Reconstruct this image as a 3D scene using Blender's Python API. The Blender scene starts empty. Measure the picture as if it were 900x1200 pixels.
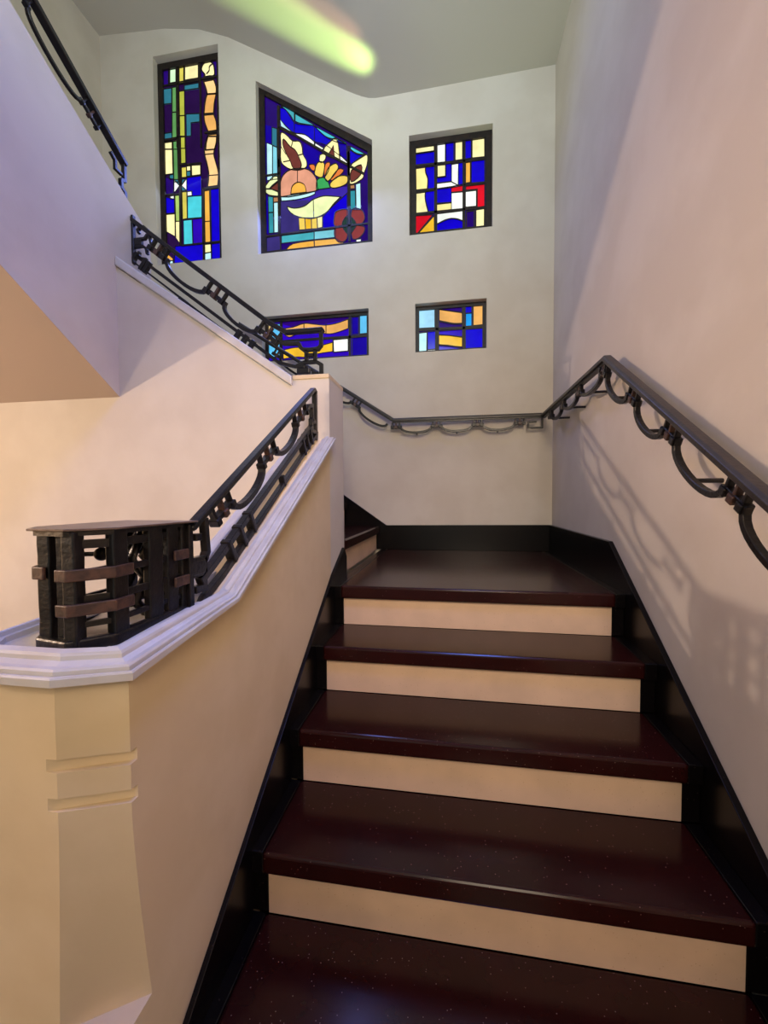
import bpy, bmesh, math, random
from mathutils import Vector as V
random.seed(7)
C = bpy.context.scene.collection
SC = bpy.context.scene
# outlines of the coloured panes and of the lead lines, in metres on the window plane (x, z)
WD={
1:{"base":"navy","p":[["navyb",[[-1.891,3.968],[-1.816,3.966],[-1.82,3.817],[-1.895,3.818]],0.004],
["mint",[[-1.808,3.959],[-1.744,3.958],[-1.747,3.828],[-1.812,3.829]],0.014],
["mustard",[[-1.719,3.958],[-1.676,3.957],[-1.679,3.829],[-1.722,3.829]],0.004],
["cream",[[-1.672,3.961],[-1.542,3.959],[-1.545,3.828],[-1.676,3.83]],0.014],
["navyb",[[-1.522,3.986],[-1.387,3.975],[-1.39,3.828],[-1.526,3.839]],0],
["cream",[[-1.461,3.949],[-1.45,3.947],[-1.439,3.942],[-1.43,3.936],[-1.422,3.929],[-1.416,3.92],[-1.411,3.91],[-1.408,3.898],[-1.406,3.886],[-1.404,3.871],[-1.403,3.855],[-1.403,3.84],[-1.407,3.829],[-1.416,3.826],[-1.428,3.826],[-1.441,3.829],[-1.454,3.83],[-1.466,3.83],[-1.479,3.83],[-1.49,3.831],[-1.498,3.832],[-1.499,3.835],[-1.495,3.84],[-1.492,3.845],[-1.491,3.852],[-1.497,3.86],[-1.506,3.87],[-1.514,3.881],[-1.519,3.892],[-1.52,3.902],[-1.517,3.914],[-1.513,3.924],[-1.506,3.933],[-1.497,3.94],[-1.485,3.945],[-1.473,3.948]],0.01],
["peach",[[-1.504,3.798],[-1.504,3.798],[-1.498,3.782],[-1.489,3.759],[-1.482,3.738],[-1.478,3.72],[-1.475,3.704],[-1.473,3.692],[-1.393,3.684],[-1.393,3.684],[-1.392,3.697],[-1.39,3.716],[-1.392,3.736],[-1.398,3.759],[-1.407,3.782],[-1.413,3.799]],0.01],
["apricot",[[-1.473,3.692],[-1.479,3.68],[-1.486,3.661],[-1.492,3.638],[-1.498,3.606],[-1.502,3.569],[-1.506,3.542],[-1.419,3.534],[-1.417,3.552],[-1.415,3.578],[-1.412,3.605],[-1.406,3.634],[-1.398,3.664],[-1.393,3.684]],0.008],
["apricot",[[-1.506,3.532],[-1.505,3.519],[-1.504,3.499],[-1.5,3.477],[-1.491,3.449],[-1.479,3.418],[-1.471,3.396],[-1.394,3.395],[-1.394,3.413],[-1.395,3.437],[-1.397,3.462],[-1.404,3.486],[-1.413,3.509],[-1.419,3.526]],0.008],
["apricot",[[-1.471,3.371],[-1.476,3.354],[-1.484,3.329],[-1.49,3.306],[-1.493,3.286],[-1.495,3.266],[-1.497,3.253],[-1.415,3.248],[-1.409,3.263],[-1.401,3.285],[-1.395,3.306],[-1.394,3.329],[-1.394,3.352],[-1.394,3.368]],0.008],
["tealdim",[[-1.676,3.796],[-1.546,3.796],[-1.547,3.751],[-1.677,3.755]],0.004],
["tealdim",[[-1.875,3.797],[-1.791,3.794],[-1.795,3.668],[-1.879,3.675]],0.004],
["green",[[-1.787,3.797],[-1.75,3.796],[-1.755,3.392],[-1.797,3.391]],0.004],
["olive",[[-1.724,3.755],[-1.676,3.754],[-1.681,3.292],[-1.726,3.298]],0.004],
["tealdim",[[-1.666,3.565],[-1.544,3.551],[-1.545,3.484],[-1.622,3.488],[-1.624,3.383],[-1.667,3.386]],0.004],
["tealdim",[[-1.877,3.438],[-1.8,3.439],[-1.795,3.391],[-1.878,3.392]],0.004],
["cream",[[-1.879,3.368],[-1.796,3.364],[-1.798,3.301],[-1.88,3.313]],0.008],
["green",[[-1.794,3.366],[-1.755,3.366],[-1.751,3.295],[-1.796,3.301]],0.004],
["cream",[[-1.877,3.365],[-1.796,3.363],[-1.795,3.101],[-1.882,3.103]],0.008],
["green",[[-1.789,3.362],[-1.751,3.363],[-1.749,3.03],[-1.789,3.035]],0.004],
["olive",[[-1.722,3.394],[-1.676,3.387],[-1.676,3.172],[-1.723,3.172]],0.008],
["peach",[[-1.474,3.358],[-1.48,3.344],[-1.489,3.324],[-1.498,3.301],[-1.504,3.281],[-1.507,3.264],[-1.508,3.249],[-1.507,3.234],[-1.505,3.218],[-1.502,3.2],[-1.497,3.181],[-1.491,3.162],[-1.487,3.143],[-1.482,3.123],[-1.478,3.102],[-1.474,3.081],[-1.473,3.059],[-1.475,3.032],[-1.478,3.002],[-1.483,2.975],[-1.485,2.956],[-1.394,2.956],[-1.392,2.975],[-1.389,3.001],[-1.387,3.03],[-1.387,3.057],[-1.391,3.081],[-1.397,3.106],[-1.404,3.129],[-1.41,3.15],[-1.415,3.168],[-1.42,3.184],[-1.423,3.199],[-1.424,3.216],[-1.421,3.235],[-1.414,3.256],[-1.407,3.276],[-1.402,3.294],[-1.399,3.31],[-1.398,3.325],[-1.397,3.338],[-1.396,3.347]],0.008],
["tealdim",[[-1.829,3.096],[-1.792,3.098],[-1.79,3.061],[-1.828,3.061]],0.004],
["tealdim",[[-1.672,3.108],[-1.636,3.105],[-1.637,3.062],[-1.673,3.065]],0.004],
["mustard",[[-1.718,3.144],[-1.673,3.142],[-1.673,3.059],[-1.718,3.061]],0.004],
["cream",[[-1.671,3.147],[-1.635,3.146],[-1.636,3.106],[-1.67,3.107]],0.004],
["cream",[[-1.628,3.15],[-1.543,3.143],[-1.544,3.061],[-1.627,3.062]],0.008],
["blue",[[-1.671,3.055],[-1.54,3.054],[-1.541,2.894],[-1.625,2.9],[-1.63,2.942],[-1.674,2.945]],0.004],
["navyb",[[-1.884,3.094],[-1.79,3.054],[-1.793,2.943],[-1.884,2.94]],0.004],
["white",[[-1.788,3.049],[-1.739,2.997],[-1.78,2.953],[-1.791,2.957]],0.004],
["tealdim",[[-1.786,3.055],[-1.741,3.049],[-1.735,2.999]],0.004],
["white",[[-1.672,3.05],[-1.674,2.954],[-1.721,2.999]],0.004],
["tealdim",[[-1.715,3.046],[-1.676,3.05],[-1.723,3.001]],0.004],
["tealdim",[[-1.718,2.953],[-1.678,2.951],[-1.723,2.994]],0.004],
["white",[[-1.828,2.924],[-1.791,2.925],[-1.792,2.897],[-1.826,2.899]],0.004],
["white",[[-1.671,2.942],[-1.626,2.941],[-1.627,2.905],[-1.67,2.905]],0.004],
["blue",[[-1.881,2.926],[-1.789,2.895],[-1.79,2.783],[-1.882,2.787]],0.004],
["lime",[[-1.783,2.924],[-1.744,2.923],[-1.739,2.71],[-1.781,2.715]],0.004],
["mustard",[[-1.718,2.945],[-1.674,2.943],[-1.675,2.724],[-1.718,2.722]],0.004],
["cyan",[[-1.669,2.901],[-1.538,2.896],[-1.542,2.718],[-1.671,2.724]],0.004],
["cream",[[-1.88,2.779],[-1.787,2.776],[-1.789,2.59],[-1.878,2.646]],0.004],
["cream",[[-1.784,2.712],[-1.736,2.71],[-1.739,2.519],[-1.784,2.58]],0.004],
["cream",[[-1.787,2.701],[-1.781,2.701],[-1.784,2.58],[-1.789,2.59]],0],
["cyan",[[-1.711,2.713],[-1.632,2.712],[-1.629,2.513],[-1.712,2.515]],0.004],
["bluev",[[-1.628,2.713],[-1.537,2.712],[-1.541,2.513],[-1.626,2.515]],0.004],
["amber",[[-1.517,2.93],[-1.468,2.931],[-1.467,2.51],[-1.519,2.511]],0.008],
["blue",[[-1.46,2.935],[-1.379,2.934],[-1.376,2.505],[-1.461,2.507]],0.008],
["blue",[[-1.791,2.511],[-1.536,2.503],[-1.535,2.351],[-1.806,2.344]],0.004],
["cream",[[-1.521,2.497],[-1.467,2.496],[-1.465,2.432],[-1.521,2.428]],0.004],
["ice",[[-1.521,2.425],[-1.465,2.429],[-1.465,2.358],[-1.522,2.357]],0.004],
["blue",[[-1.458,2.495],[-1.373,2.496],[-1.371,2.358],[-1.461,2.357]],0.004],
["amber",[[-1.882,2.469],[-1.813,2.41],[-1.813,2.396],[-1.881,2.401]],0.004],
["ice",[[-1.879,2.398],[-1.813,2.394],[-1.814,2.354],[-1.875,2.355]],0.004]],"l":[[[[-1.422,3.921],[-1.427,3.918],[-1.435,3.914],[-1.443,3.909],[-1.448,3.903],[-1.45,3.896],[-1.45,3.889],[-1.45,3.881],[-1.451,3.874],[-1.457,3.867],[-1.464,3.86],[-1.471,3.855],[-1.476,3.851]],0.004],[[[-1.792,3.596],[-1.75,3.593]],0.004],[[[-1.729,3.559],[-1.673,3.554]],0.004],[[[-1.725,3.387],[-1.677,3.384]],0.004],[[[-1.902,3.822],[-1.734,3.812],[-1.538,3.811]],0.014],[[[-1.73,3.988],[-1.747,3.308]],0.024],[[[-1.522,3.818],[-1.383,3.815]],0.02],[[[-1.882,3.382],[-1.745,3.382]],0.016],[[[-1.53,3.974],[-1.534,3.278]],0.018],[[[-1.911,3.793],[-1.923,3.333]],0.012],[[[-1.501,3.388],[-1.392,3.381]],0.016],[[[-1.507,3.218],[-1.422,3.214]],0.004],[[[-1.478,3.046],[-1.387,3.041]],0.004],[[[-1.519,2.681],[-1.469,2.68]],0.004],[[[-1.73,3.395],[-1.736,3.148],[-1.731,3.0],[-1.739,2.51]],0.024],[[[-1.521,2.947],[-1.533,2.351]],0.018],[[[-1.73,2.509],[-1.536,2.506],[-1.368,2.507]],0.016],[[[-1.521,2.945],[-1.379,2.942]],0.02],[[[-1.731,3.161],[-1.537,3.154]],0.014],[[[-1.886,2.936],[-1.734,2.931]],0.012],[[[-1.874,3.415],[-1.89,2.366]],0.012]]},
2:{"base":"navyb","p":[["blueb",[[-1.015,3.397],[-0.921,3.361],[-0.923,3.23],[-0.961,3.235],[-0.97,2.954],[-1.022,2.961]],0],
["aqua",[[-0.841,3.5],[-0.841,3.5],[-0.831,3.498],[-0.817,3.493],[-0.8,3.485],[-0.776,3.47],[-0.749,3.45],[-0.729,3.436],[-0.73,3.36],[-0.73,3.36],[-0.737,3.374],[-0.747,3.394],[-0.759,3.414],[-0.774,3.433],[-0.79,3.453],[-0.806,3.47],[-0.82,3.482],[-0.832,3.491],[-0.841,3.497]],0.004],
["aqua",[[-0.724,3.425],[-0.57,3.317],[-0.57,3.31],[-0.587,3.315],[-0.613,3.323],[-0.637,3.33],[-0.658,3.337],[-0.678,3.343],[-0.695,3.35],[-0.708,3.357],[-0.718,3.364],[-0.724,3.368]],0.004],
["cyan",[[-0.562,3.305],[-0.394,3.195],[-0.396,3.182],[-0.396,3.182],[-0.411,3.187],[-0.433,3.193],[-0.453,3.201],[-0.468,3.21],[-0.483,3.22],[-0.499,3.235],[-0.521,3.257],[-0.545,3.282],[-0.562,3.301]],0.004],
["cyan",[[-0.387,3.189],[-0.311,3.143],[-0.311,3.133],[-0.385,3.159]],0.004],
["blue",[[-0.847,3.489],[-0.847,3.489],[-0.836,3.486],[-0.819,3.479],[-0.8,3.464],[-0.779,3.43],[-0.756,3.388],[-0.731,3.355],[-0.7,3.34],[-0.667,3.333],[-0.637,3.327],[-0.612,3.321],[-0.589,3.316],[-0.567,3.306],[-0.547,3.287],[-0.529,3.263],[-0.51,3.242],[-0.492,3.225],[-0.473,3.21],[-0.453,3.196],[-0.431,3.182],[-0.409,3.17],[-0.385,3.159],[-0.357,3.148],[-0.328,3.139],[-0.308,3.132],[-0.304,3.003],[-0.304,3.009],[-0.325,3.025],[-0.355,3.048],[-0.386,3.073],[-0.415,3.099],[-0.446,3.127],[-0.477,3.151],[-0.508,3.166],[-0.54,3.177],[-0.569,3.191],[-0.593,3.21],[-0.614,3.231],[-0.638,3.249],[-0.668,3.26],[-0.701,3.268],[-0.732,3.279],[-0.758,3.296],[-0.781,3.317],[-0.802,3.338],[-0.821,3.362],[-0.837,3.385],[-0.848,3.402]],0.003],
["ice",[[-0.849,3.4],[-0.849,3.4],[-0.839,3.388],[-0.825,3.37],[-0.808,3.35],[-0.784,3.325],[-0.757,3.296],[-0.737,3.277],[-0.843,3.344]],0.004],
["white",[[-0.726,3.271],[-0.726,3.273],[-0.706,3.27],[-0.678,3.266],[-0.65,3.256],[-0.62,3.235],[-0.59,3.207],[-0.569,3.187],[-0.569,3.158],[-0.732,3.265]],0.004],
["white",[[-0.563,3.179],[-0.488,3.125],[-0.5,3.108],[-0.563,3.154]],0.004],
["white",[[-0.369,3.066],[-0.304,2.998],[-0.307,2.985],[-0.369,3.028]],0.004],
["blueb",[[-0.656,3.192],[-0.5,3.089],[-0.524,3.027],[-0.617,3.029],[-0.635,2.977],[-0.663,3.133]],0],
["blueb",[[-0.379,3.18],[-0.311,3.133],[-0.307,2.998],[-0.369,3.066]],0.003],
["cyan",[[-0.277,3.112],[-0.16,3.037],[-0.16,3.034],[-0.178,3.038],[-0.203,3.043],[-0.227,3.052],[-0.247,3.064],[-0.265,3.08],[-0.277,3.091]],0.004],
["blue",[[-0.283,3.081],[-0.283,3.086],[-0.269,3.075],[-0.249,3.059],[-0.227,3.046],[-0.203,3.038],[-0.178,3.033],[-0.16,3.03],[-0.273,2.978],[-0.284,2.995]],0.003],
["tealdim",[[-0.919,3.35],[-0.876,3.333],[-0.878,3.19],[-0.921,3.213]],0.003],
["ice",[[-0.965,3.236],[-0.917,3.212],[-0.921,2.942],[-0.966,2.942]],0.003],
["cyan2",[[-0.914,3.206],[-0.878,3.187],[-0.877,2.942],[-0.918,2.945]],0.003],
["cream",[[-0.844,3.295],[-0.834,3.299],[-0.819,3.291],[-0.803,3.278],[-0.786,3.261],[-0.768,3.239],[-0.75,3.222],[-0.73,3.215],[-0.708,3.214],[-0.691,3.208],[-0.68,3.193],[-0.673,3.174],[-0.668,3.156],[-0.666,3.139],[-0.666,3.123],[-0.663,3.106],[-0.654,3.088],[-0.643,3.07],[-0.635,3.053],[-0.631,3.035],[-0.63,3.018],[-0.635,3.004],[-0.649,2.996],[-0.668,2.991],[-0.688,2.989],[-0.707,2.989],[-0.727,2.992],[-0.747,2.997],[-0.768,3.004],[-0.788,3.014],[-0.806,3.027],[-0.823,3.041],[-0.837,3.057],[-0.847,3.082],[-0.85,3.118],[-0.848,3.162],[-0.845,3.202],[-0.846,3.239],[-0.848,3.273]],0.006],
["brown",[[-0.821,3.243],[-0.806,3.229],[-0.787,3.203],[-0.768,3.18],[-0.753,3.168],[-0.74,3.159],[-0.727,3.147],[-0.717,3.132],[-0.707,3.114],[-0.699,3.094],[-0.689,3.071],[-0.68,3.047],[-0.676,3.026],[-0.68,3.009],[-0.689,2.997],[-0.7,2.991],[-0.715,2.993],[-0.732,3.001],[-0.747,3.013],[-0.756,3.03],[-0.762,3.05],[-0.77,3.071],[-0.78,3.09],[-0.792,3.11],[-0.802,3.13],[-0.812,3.154],[-0.822,3.178],[-0.828,3.2],[-0.829,3.22],[-0.828,3.237]],0.006],
["cream",[[-0.396,3.191],[-0.385,3.176],[-0.378,3.151],[-0.371,3.125],[-0.367,3.1],[-0.364,3.075],[-0.363,3.054],[-0.361,3.037],[-0.362,3.025],[-0.375,3.023],[-0.413,3.039],[-0.464,3.065],[-0.5,3.089],[-0.508,3.105],[-0.5,3.118],[-0.488,3.131],[-0.475,3.144],[-0.459,3.156],[-0.442,3.167],[-0.426,3.179],[-0.41,3.19]],0.005],
["brown",[[-0.414,3.136],[-0.406,3.055],[-0.454,3.077]],0.004],
["cream",[[-0.524,3.081],[-0.503,3.087],[-0.483,3.081],[-0.476,3.066],[-0.478,3.048],[-0.487,3.034],[-0.501,3.024],[-0.515,3.021],[-0.526,3.028],[-0.529,3.055]],0.004],
["cream",[[-0.151,3.033],[-0.144,3.023],[-0.143,3.006],[-0.144,2.985],[-0.147,2.966],[-0.151,2.948],[-0.158,2.929],[-0.166,2.911],[-0.172,2.895],[-0.175,2.882],[-0.176,2.872],[-0.18,2.863],[-0.189,2.854],[-0.21,2.843],[-0.238,2.831],[-0.266,2.825],[-0.285,2.829],[-0.293,2.851],[-0.294,2.886],[-0.291,2.923],[-0.284,2.952],[-0.274,2.971],[-0.261,2.984],[-0.244,2.994],[-0.227,3.004],[-0.208,3.015],[-0.186,3.025],[-0.165,3.033]],0.005],
["brown",[[-0.194,2.962],[-0.187,2.944],[-0.19,2.914],[-0.2,2.888],[-0.222,2.866],[-0.252,2.848],[-0.274,2.844],[-0.282,2.865],[-0.282,2.9],[-0.273,2.929],[-0.249,2.948],[-0.217,2.961]],0.005],
["violet",[[-0.85,2.867],[-0.308,2.816],[-0.309,2.73],[-0.366,2.747],[-0.853,2.706]],0],
["slate",[[-0.858,2.774],[-0.621,2.751],[-0.623,2.515],[-0.862,2.518]],0],
["blue",[[-0.506,2.606],[-0.435,2.669],[-0.309,2.762],[-0.309,2.508],[-0.506,2.519]],0.004],
["salmon",[[-0.706,3.002],[-0.683,3.0],[-0.66,2.996],[-0.638,2.989],[-0.618,2.98],[-0.6,2.966],[-0.584,2.949],[-0.571,2.93],[-0.56,2.913],[-0.554,2.895],[-0.55,2.877],[-0.549,2.86],[-0.549,2.846],[-0.546,2.834],[-0.541,2.824],[-0.544,2.816],[-0.567,2.81],[-0.624,2.802],[-0.706,2.795],[-0.788,2.792],[-0.845,2.8],[-0.867,2.824],[-0.869,2.859],[-0.859,2.897],[-0.85,2.927],[-0.841,2.949],[-0.828,2.967],[-0.812,2.981],[-0.795,2.992],[-0.775,2.999],[-0.752,3.003],[-0.729,3.003]],0.006],
["amber",[[-0.768,2.812],[-0.766,2.824],[-0.764,2.84],[-0.761,2.858],[-0.755,2.871],[-0.745,2.881],[-0.733,2.889],[-0.72,2.894],[-0.707,2.896],[-0.693,2.894],[-0.679,2.888],[-0.665,2.88],[-0.654,2.87],[-0.647,2.856],[-0.643,2.839],[-0.64,2.822],[-0.638,2.811]],0.005],
["orange",[[-0.612,3.017],[-0.601,3.02],[-0.584,3.018],[-0.571,3.012],[-0.565,2.998],[-0.563,2.98],[-0.565,2.968],[-0.573,2.966],[-0.584,2.969],[-0.594,2.977],[-0.603,2.99],[-0.611,3.006]],0.004],
["yellow",[[-0.536,3.029],[-0.524,3.03],[-0.511,3.028],[-0.498,3.021],[-0.49,3.012],[-0.487,2.996],[-0.489,2.975],[-0.492,2.954],[-0.496,2.937],[-0.499,2.925],[-0.502,2.915],[-0.507,2.909],[-0.514,2.907],[-0.526,2.909],[-0.541,2.916],[-0.556,2.925],[-0.566,2.935],[-0.569,2.947],[-0.569,2.961],[-0.566,2.976],[-0.562,2.989],[-0.557,3.001],[-0.551,3.013],[-0.544,3.023]],0.005],
["orange",[[-0.478,3.01],[-0.466,3.017],[-0.452,3.017],[-0.443,3.011],[-0.443,2.995],[-0.449,2.973],[-0.456,2.953],[-0.465,2.936],[-0.476,2.92],[-0.485,2.914],[-0.489,2.922],[-0.491,2.939],[-0.49,2.958],[-0.488,2.977],[-0.484,2.996]],0.004],
["yellow",[[-0.398,3.0],[-0.389,2.995],[-0.382,2.987],[-0.378,2.976],[-0.377,2.965],[-0.381,2.953],[-0.389,2.94],[-0.399,2.927],[-0.41,2.915],[-0.422,2.902],[-0.437,2.889],[-0.451,2.878],[-0.462,2.873],[-0.471,2.874],[-0.479,2.881],[-0.484,2.891],[-0.485,2.903],[-0.482,2.919],[-0.475,2.939],[-0.466,2.959],[-0.455,2.975],[-0.442,2.986],[-0.426,2.994],[-0.41,2.999]],0.005],
["orange",[[-0.375,2.954],[-0.359,2.956],[-0.344,2.95],[-0.335,2.943],[-0.335,2.935],[-0.341,2.924],[-0.353,2.913],[-0.376,2.898],[-0.406,2.883],[-0.428,2.874],[-0.437,2.876],[-0.439,2.884],[-0.433,2.896],[-0.418,2.915],[-0.396,2.938]],0.004],
["yellow",[[-0.307,2.891],[-0.302,2.88],[-0.3,2.865],[-0.303,2.85],[-0.31,2.837],[-0.323,2.829],[-0.34,2.823],[-0.359,2.818],[-0.377,2.816],[-0.393,2.814],[-0.409,2.814],[-0.423,2.816],[-0.434,2.821],[-0.441,2.828],[-0.444,2.838],[-0.444,2.849],[-0.439,2.859],[-0.428,2.87],[-0.412,2.882],[-0.394,2.893],[-0.376,2.9],[-0.357,2.902],[-0.337,2.901],[-0.32,2.897]],0.005],
["green2",[[-0.556,2.819],[-0.556,2.833],[-0.556,2.853],[-0.555,2.874],[-0.551,2.89],[-0.543,2.899],[-0.532,2.905],[-0.52,2.908],[-0.508,2.908],[-0.497,2.905],[-0.487,2.898],[-0.477,2.89],[-0.468,2.879],[-0.46,2.865],[-0.453,2.847],[-0.447,2.831],[-0.443,2.82]],0.005],
["ice",[[-0.851,2.801],[-0.567,2.81],[-0.568,2.788],[-0.579,2.784],[-0.597,2.778],[-0.62,2.773],[-0.651,2.769],[-0.688,2.765],[-0.727,2.763],[-0.77,2.764],[-0.814,2.765],[-0.846,2.767]],0.004],
["creamg",[[-0.801,2.72],[-0.79,2.716],[-0.775,2.709],[-0.758,2.703],[-0.739,2.699],[-0.72,2.698],[-0.698,2.698],[-0.677,2.701],[-0.656,2.706],[-0.638,2.714],[-0.621,2.725],[-0.604,2.737],[-0.586,2.747],[-0.566,2.753],[-0.545,2.758],[-0.524,2.762],[-0.504,2.764],[-0.486,2.764],[-0.469,2.762],[-0.452,2.759],[-0.435,2.756],[-0.415,2.752],[-0.393,2.748],[-0.374,2.744],[-0.36,2.741],[-0.36,2.741],[-0.369,2.734],[-0.382,2.724],[-0.397,2.711],[-0.412,2.699],[-0.426,2.685],[-0.44,2.669],[-0.455,2.653],[-0.47,2.64],[-0.487,2.63],[-0.504,2.622],[-0.522,2.615],[-0.54,2.61],[-0.559,2.606],[-0.579,2.603],[-0.6,2.603],[-0.622,2.605],[-0.648,2.611],[-0.677,2.619],[-0.705,2.629],[-0.728,2.639],[-0.746,2.649],[-0.76,2.66],[-0.772,2.671],[-0.781,2.682],[-0.789,2.692],[-0.794,2.704],[-0.798,2.714],[-0.801,2.72]],0.005],
["yellow",[[-0.705,2.621],[-0.655,2.615],[-0.649,2.524],[-0.7,2.525]],0.004],
["yellow2",[[-0.653,2.614],[-0.601,2.608],[-0.6,2.523],[-0.647,2.524]],0.004],
["yellow",[[-0.599,2.608],[-0.554,2.606],[-0.551,2.52],[-0.598,2.523]],0.004],
["cream",[[-0.552,2.606],[-0.509,2.612],[-0.51,2.525],[-0.548,2.522]],0.004],
["creamg",[[-0.995,2.881],[-0.988,2.891],[-0.977,2.905],[-0.964,2.92],[-0.949,2.936],[-0.931,2.952],[-0.915,2.964],[-0.9,2.967],[-0.886,2.966],[-0.877,2.964],[-0.874,2.925],[-0.877,2.925],[-0.888,2.92],[-0.902,2.911],[-0.916,2.903],[-0.928,2.893],[-0.939,2.883],[-0.947,2.877]],0.005],
["brown",[[-0.941,2.876],[-0.874,2.92],[-0.871,2.847]],0.004],
["creamg",[[-0.995,2.879],[-0.929,2.869],[-0.875,2.842],[-0.872,2.809],[-0.875,2.809],[-0.894,2.812],[-0.919,2.817],[-0.941,2.823],[-0.956,2.83],[-0.968,2.84],[-0.977,2.849],[-0.985,2.86],[-0.991,2.871],[-0.995,2.879]],0.005],
["blueb",[[-1.021,2.983],[-1.001,2.891],[-1.001,2.869],[-0.96,2.814],[-0.958,2.529],[-1.025,2.53]],0],
["teal",[[-0.96,2.819],[-0.917,2.809],[-0.917,2.689],[-0.958,2.691]],0.004],
["teal",[[-0.958,2.688],[-0.917,2.686],[-0.916,2.526],[-0.956,2.526]],0.004],
["ice",[[-0.912,2.763],[-0.876,2.762],[-0.876,2.526],[-0.912,2.526]],0.004],
["tan",[[-0.915,2.805],[-0.875,2.803],[-0.874,2.764],[-0.915,2.766]],0.004],
["slate",[[-1.026,2.497],[-0.862,2.502],[-0.857,2.384],[-1.022,2.378]],0.01],
["aqua",[[-0.85,2.497],[-0.579,2.499],[-0.58,2.439],[-0.851,2.437]],0.004],
["cyan2",[[-0.577,2.501],[-0.403,2.5],[-0.405,2.437],[-0.577,2.438]],0.004],
["amber",[[-0.815,2.378],[-0.815,2.38],[-0.804,2.393],[-0.786,2.41],[-0.755,2.424],[-0.699,2.429],[-0.63,2.431],[-0.581,2.431],[-0.578,2.378]],0.004],
["orange2",[[-0.577,2.433],[-0.403,2.428],[-0.329,2.38],[-0.576,2.378]],0.004],
["teal",[[-0.283,2.78],[-0.243,2.777],[-0.242,2.63],[-0.282,2.635]],0.004],
["ice",[[-0.238,2.823],[-0.201,2.829],[-0.199,2.625],[-0.236,2.629]],0.004],
["tan",[[-0.283,2.821],[-0.249,2.821],[-0.247,2.789],[-0.281,2.791]],0.004],
["maroon",[[-0.39,2.636],[-0.372,2.641],[-0.348,2.644],[-0.325,2.643],[-0.307,2.638],[-0.297,2.624],[-0.291,2.604],[-0.288,2.583],[-0.288,2.565],[-0.288,2.552],[-0.291,2.54],[-0.297,2.531],[-0.308,2.524],[-0.33,2.519],[-0.359,2.517],[-0.388,2.518],[-0.408,2.524],[-0.416,2.539],[-0.417,2.56],[-0.414,2.583],[-0.411,2.601],[-0.409,2.613],[-0.406,2.623],[-0.4,2.631]],0.006],
["maroon",[[-0.27,2.633],[-0.256,2.641],[-0.235,2.64],[-0.213,2.633],[-0.197,2.625],[-0.185,2.613],[-0.176,2.596],[-0.171,2.578],[-0.169,2.562],[-0.171,2.549],[-0.177,2.535],[-0.186,2.524],[-0.197,2.517],[-0.214,2.513],[-0.236,2.512],[-0.257,2.515],[-0.271,2.525],[-0.278,2.548],[-0.28,2.58],[-0.277,2.612]],0.006],
["maroon",[[-0.402,2.513],[-0.384,2.519],[-0.357,2.521],[-0.331,2.518],[-0.313,2.508],[-0.306,2.49],[-0.305,2.463],[-0.308,2.436],[-0.314,2.416],[-0.324,2.404],[-0.339,2.397],[-0.355,2.394],[-0.369,2.395],[-0.381,2.4],[-0.393,2.41],[-0.403,2.423],[-0.409,2.437],[-0.413,2.456],[-0.414,2.478],[-0.411,2.499]],0.006],
["maroon",[[-0.271,2.504],[-0.254,2.51],[-0.23,2.51],[-0.205,2.505],[-0.186,2.5],[-0.176,2.494],[-0.17,2.486],[-0.168,2.476],[-0.17,2.466],[-0.175,2.453],[-0.185,2.439],[-0.197,2.426],[-0.209,2.416],[-0.224,2.409],[-0.24,2.405],[-0.255,2.405],[-0.266,2.411],[-0.273,2.43],[-0.277,2.457],[-0.277,2.485]],0.006],
["dkgreen",[[-0.299,2.593],[-0.289,2.59],[-0.278,2.582],[-0.268,2.572],[-0.259,2.562],[-0.251,2.551],[-0.244,2.54],[-0.239,2.528],[-0.237,2.516],[-0.239,2.505],[-0.245,2.495],[-0.252,2.485],[-0.26,2.476],[-0.268,2.466],[-0.276,2.456],[-0.285,2.449],[-0.294,2.447],[-0.304,2.451],[-0.315,2.46],[-0.325,2.472],[-0.334,2.484],[-0.34,2.494],[-0.346,2.506],[-0.349,2.518],[-0.351,2.529],[-0.349,2.54],[-0.345,2.551],[-0.339,2.561],[-0.333,2.57],[-0.326,2.579],[-0.317,2.586],[-0.308,2.592]],0.004],
["white",[[-0.238,2.403],[-0.2,2.404],[-0.201,2.381],[-0.238,2.381]],0.004]],"l":[[[[-0.757,3.179],[-0.744,3.221]],0.004],[[[-0.704,3.101],[-0.666,3.106]],0.004],[[[-0.805,3.125],[-0.846,3.193]],0.004],[[[-0.77,3.071],[-0.827,3.068]],0.004],[[[-0.709,2.997],[-0.711,2.897]],0.004],[[[-0.582,2.746],[-0.579,2.609]],0.004],[[[-0.975,2.979],[-0.855,2.981]],0.016],[[[-0.859,3.089],[-0.868,2.508]],0.028],[[[-1.032,2.503],[-0.862,2.507],[-0.577,2.512],[-0.414,2.512],[-0.119,2.514]],0.016],[[[-0.295,3.072],[-0.291,2.392]],0.024],[[[-0.579,2.505],[-0.578,2.372]],0.004],[[[-0.861,3.336],[-0.732,3.263],[-0.5,3.105],[-0.295,2.97],[-0.172,2.89]],0.02],[[[-0.861,3.506],[-0.866,3.029]],0.026],[[[-0.292,3.114],[-0.292,2.889]],0.02],[[[-0.73,3.431],[-0.732,3.279]],0.004],[[[-0.567,3.309],[-0.569,3.153]],0.004]]},
3:{"base":"navyb","p":[["cream",[[0.225,3.032],[0.366,3.03],[0.366,2.987],[0.225,2.987]],0.01],
["blue",[[0.225,2.986],[0.366,2.985],[0.366,2.9],[0.225,2.905]],0.004],
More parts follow.
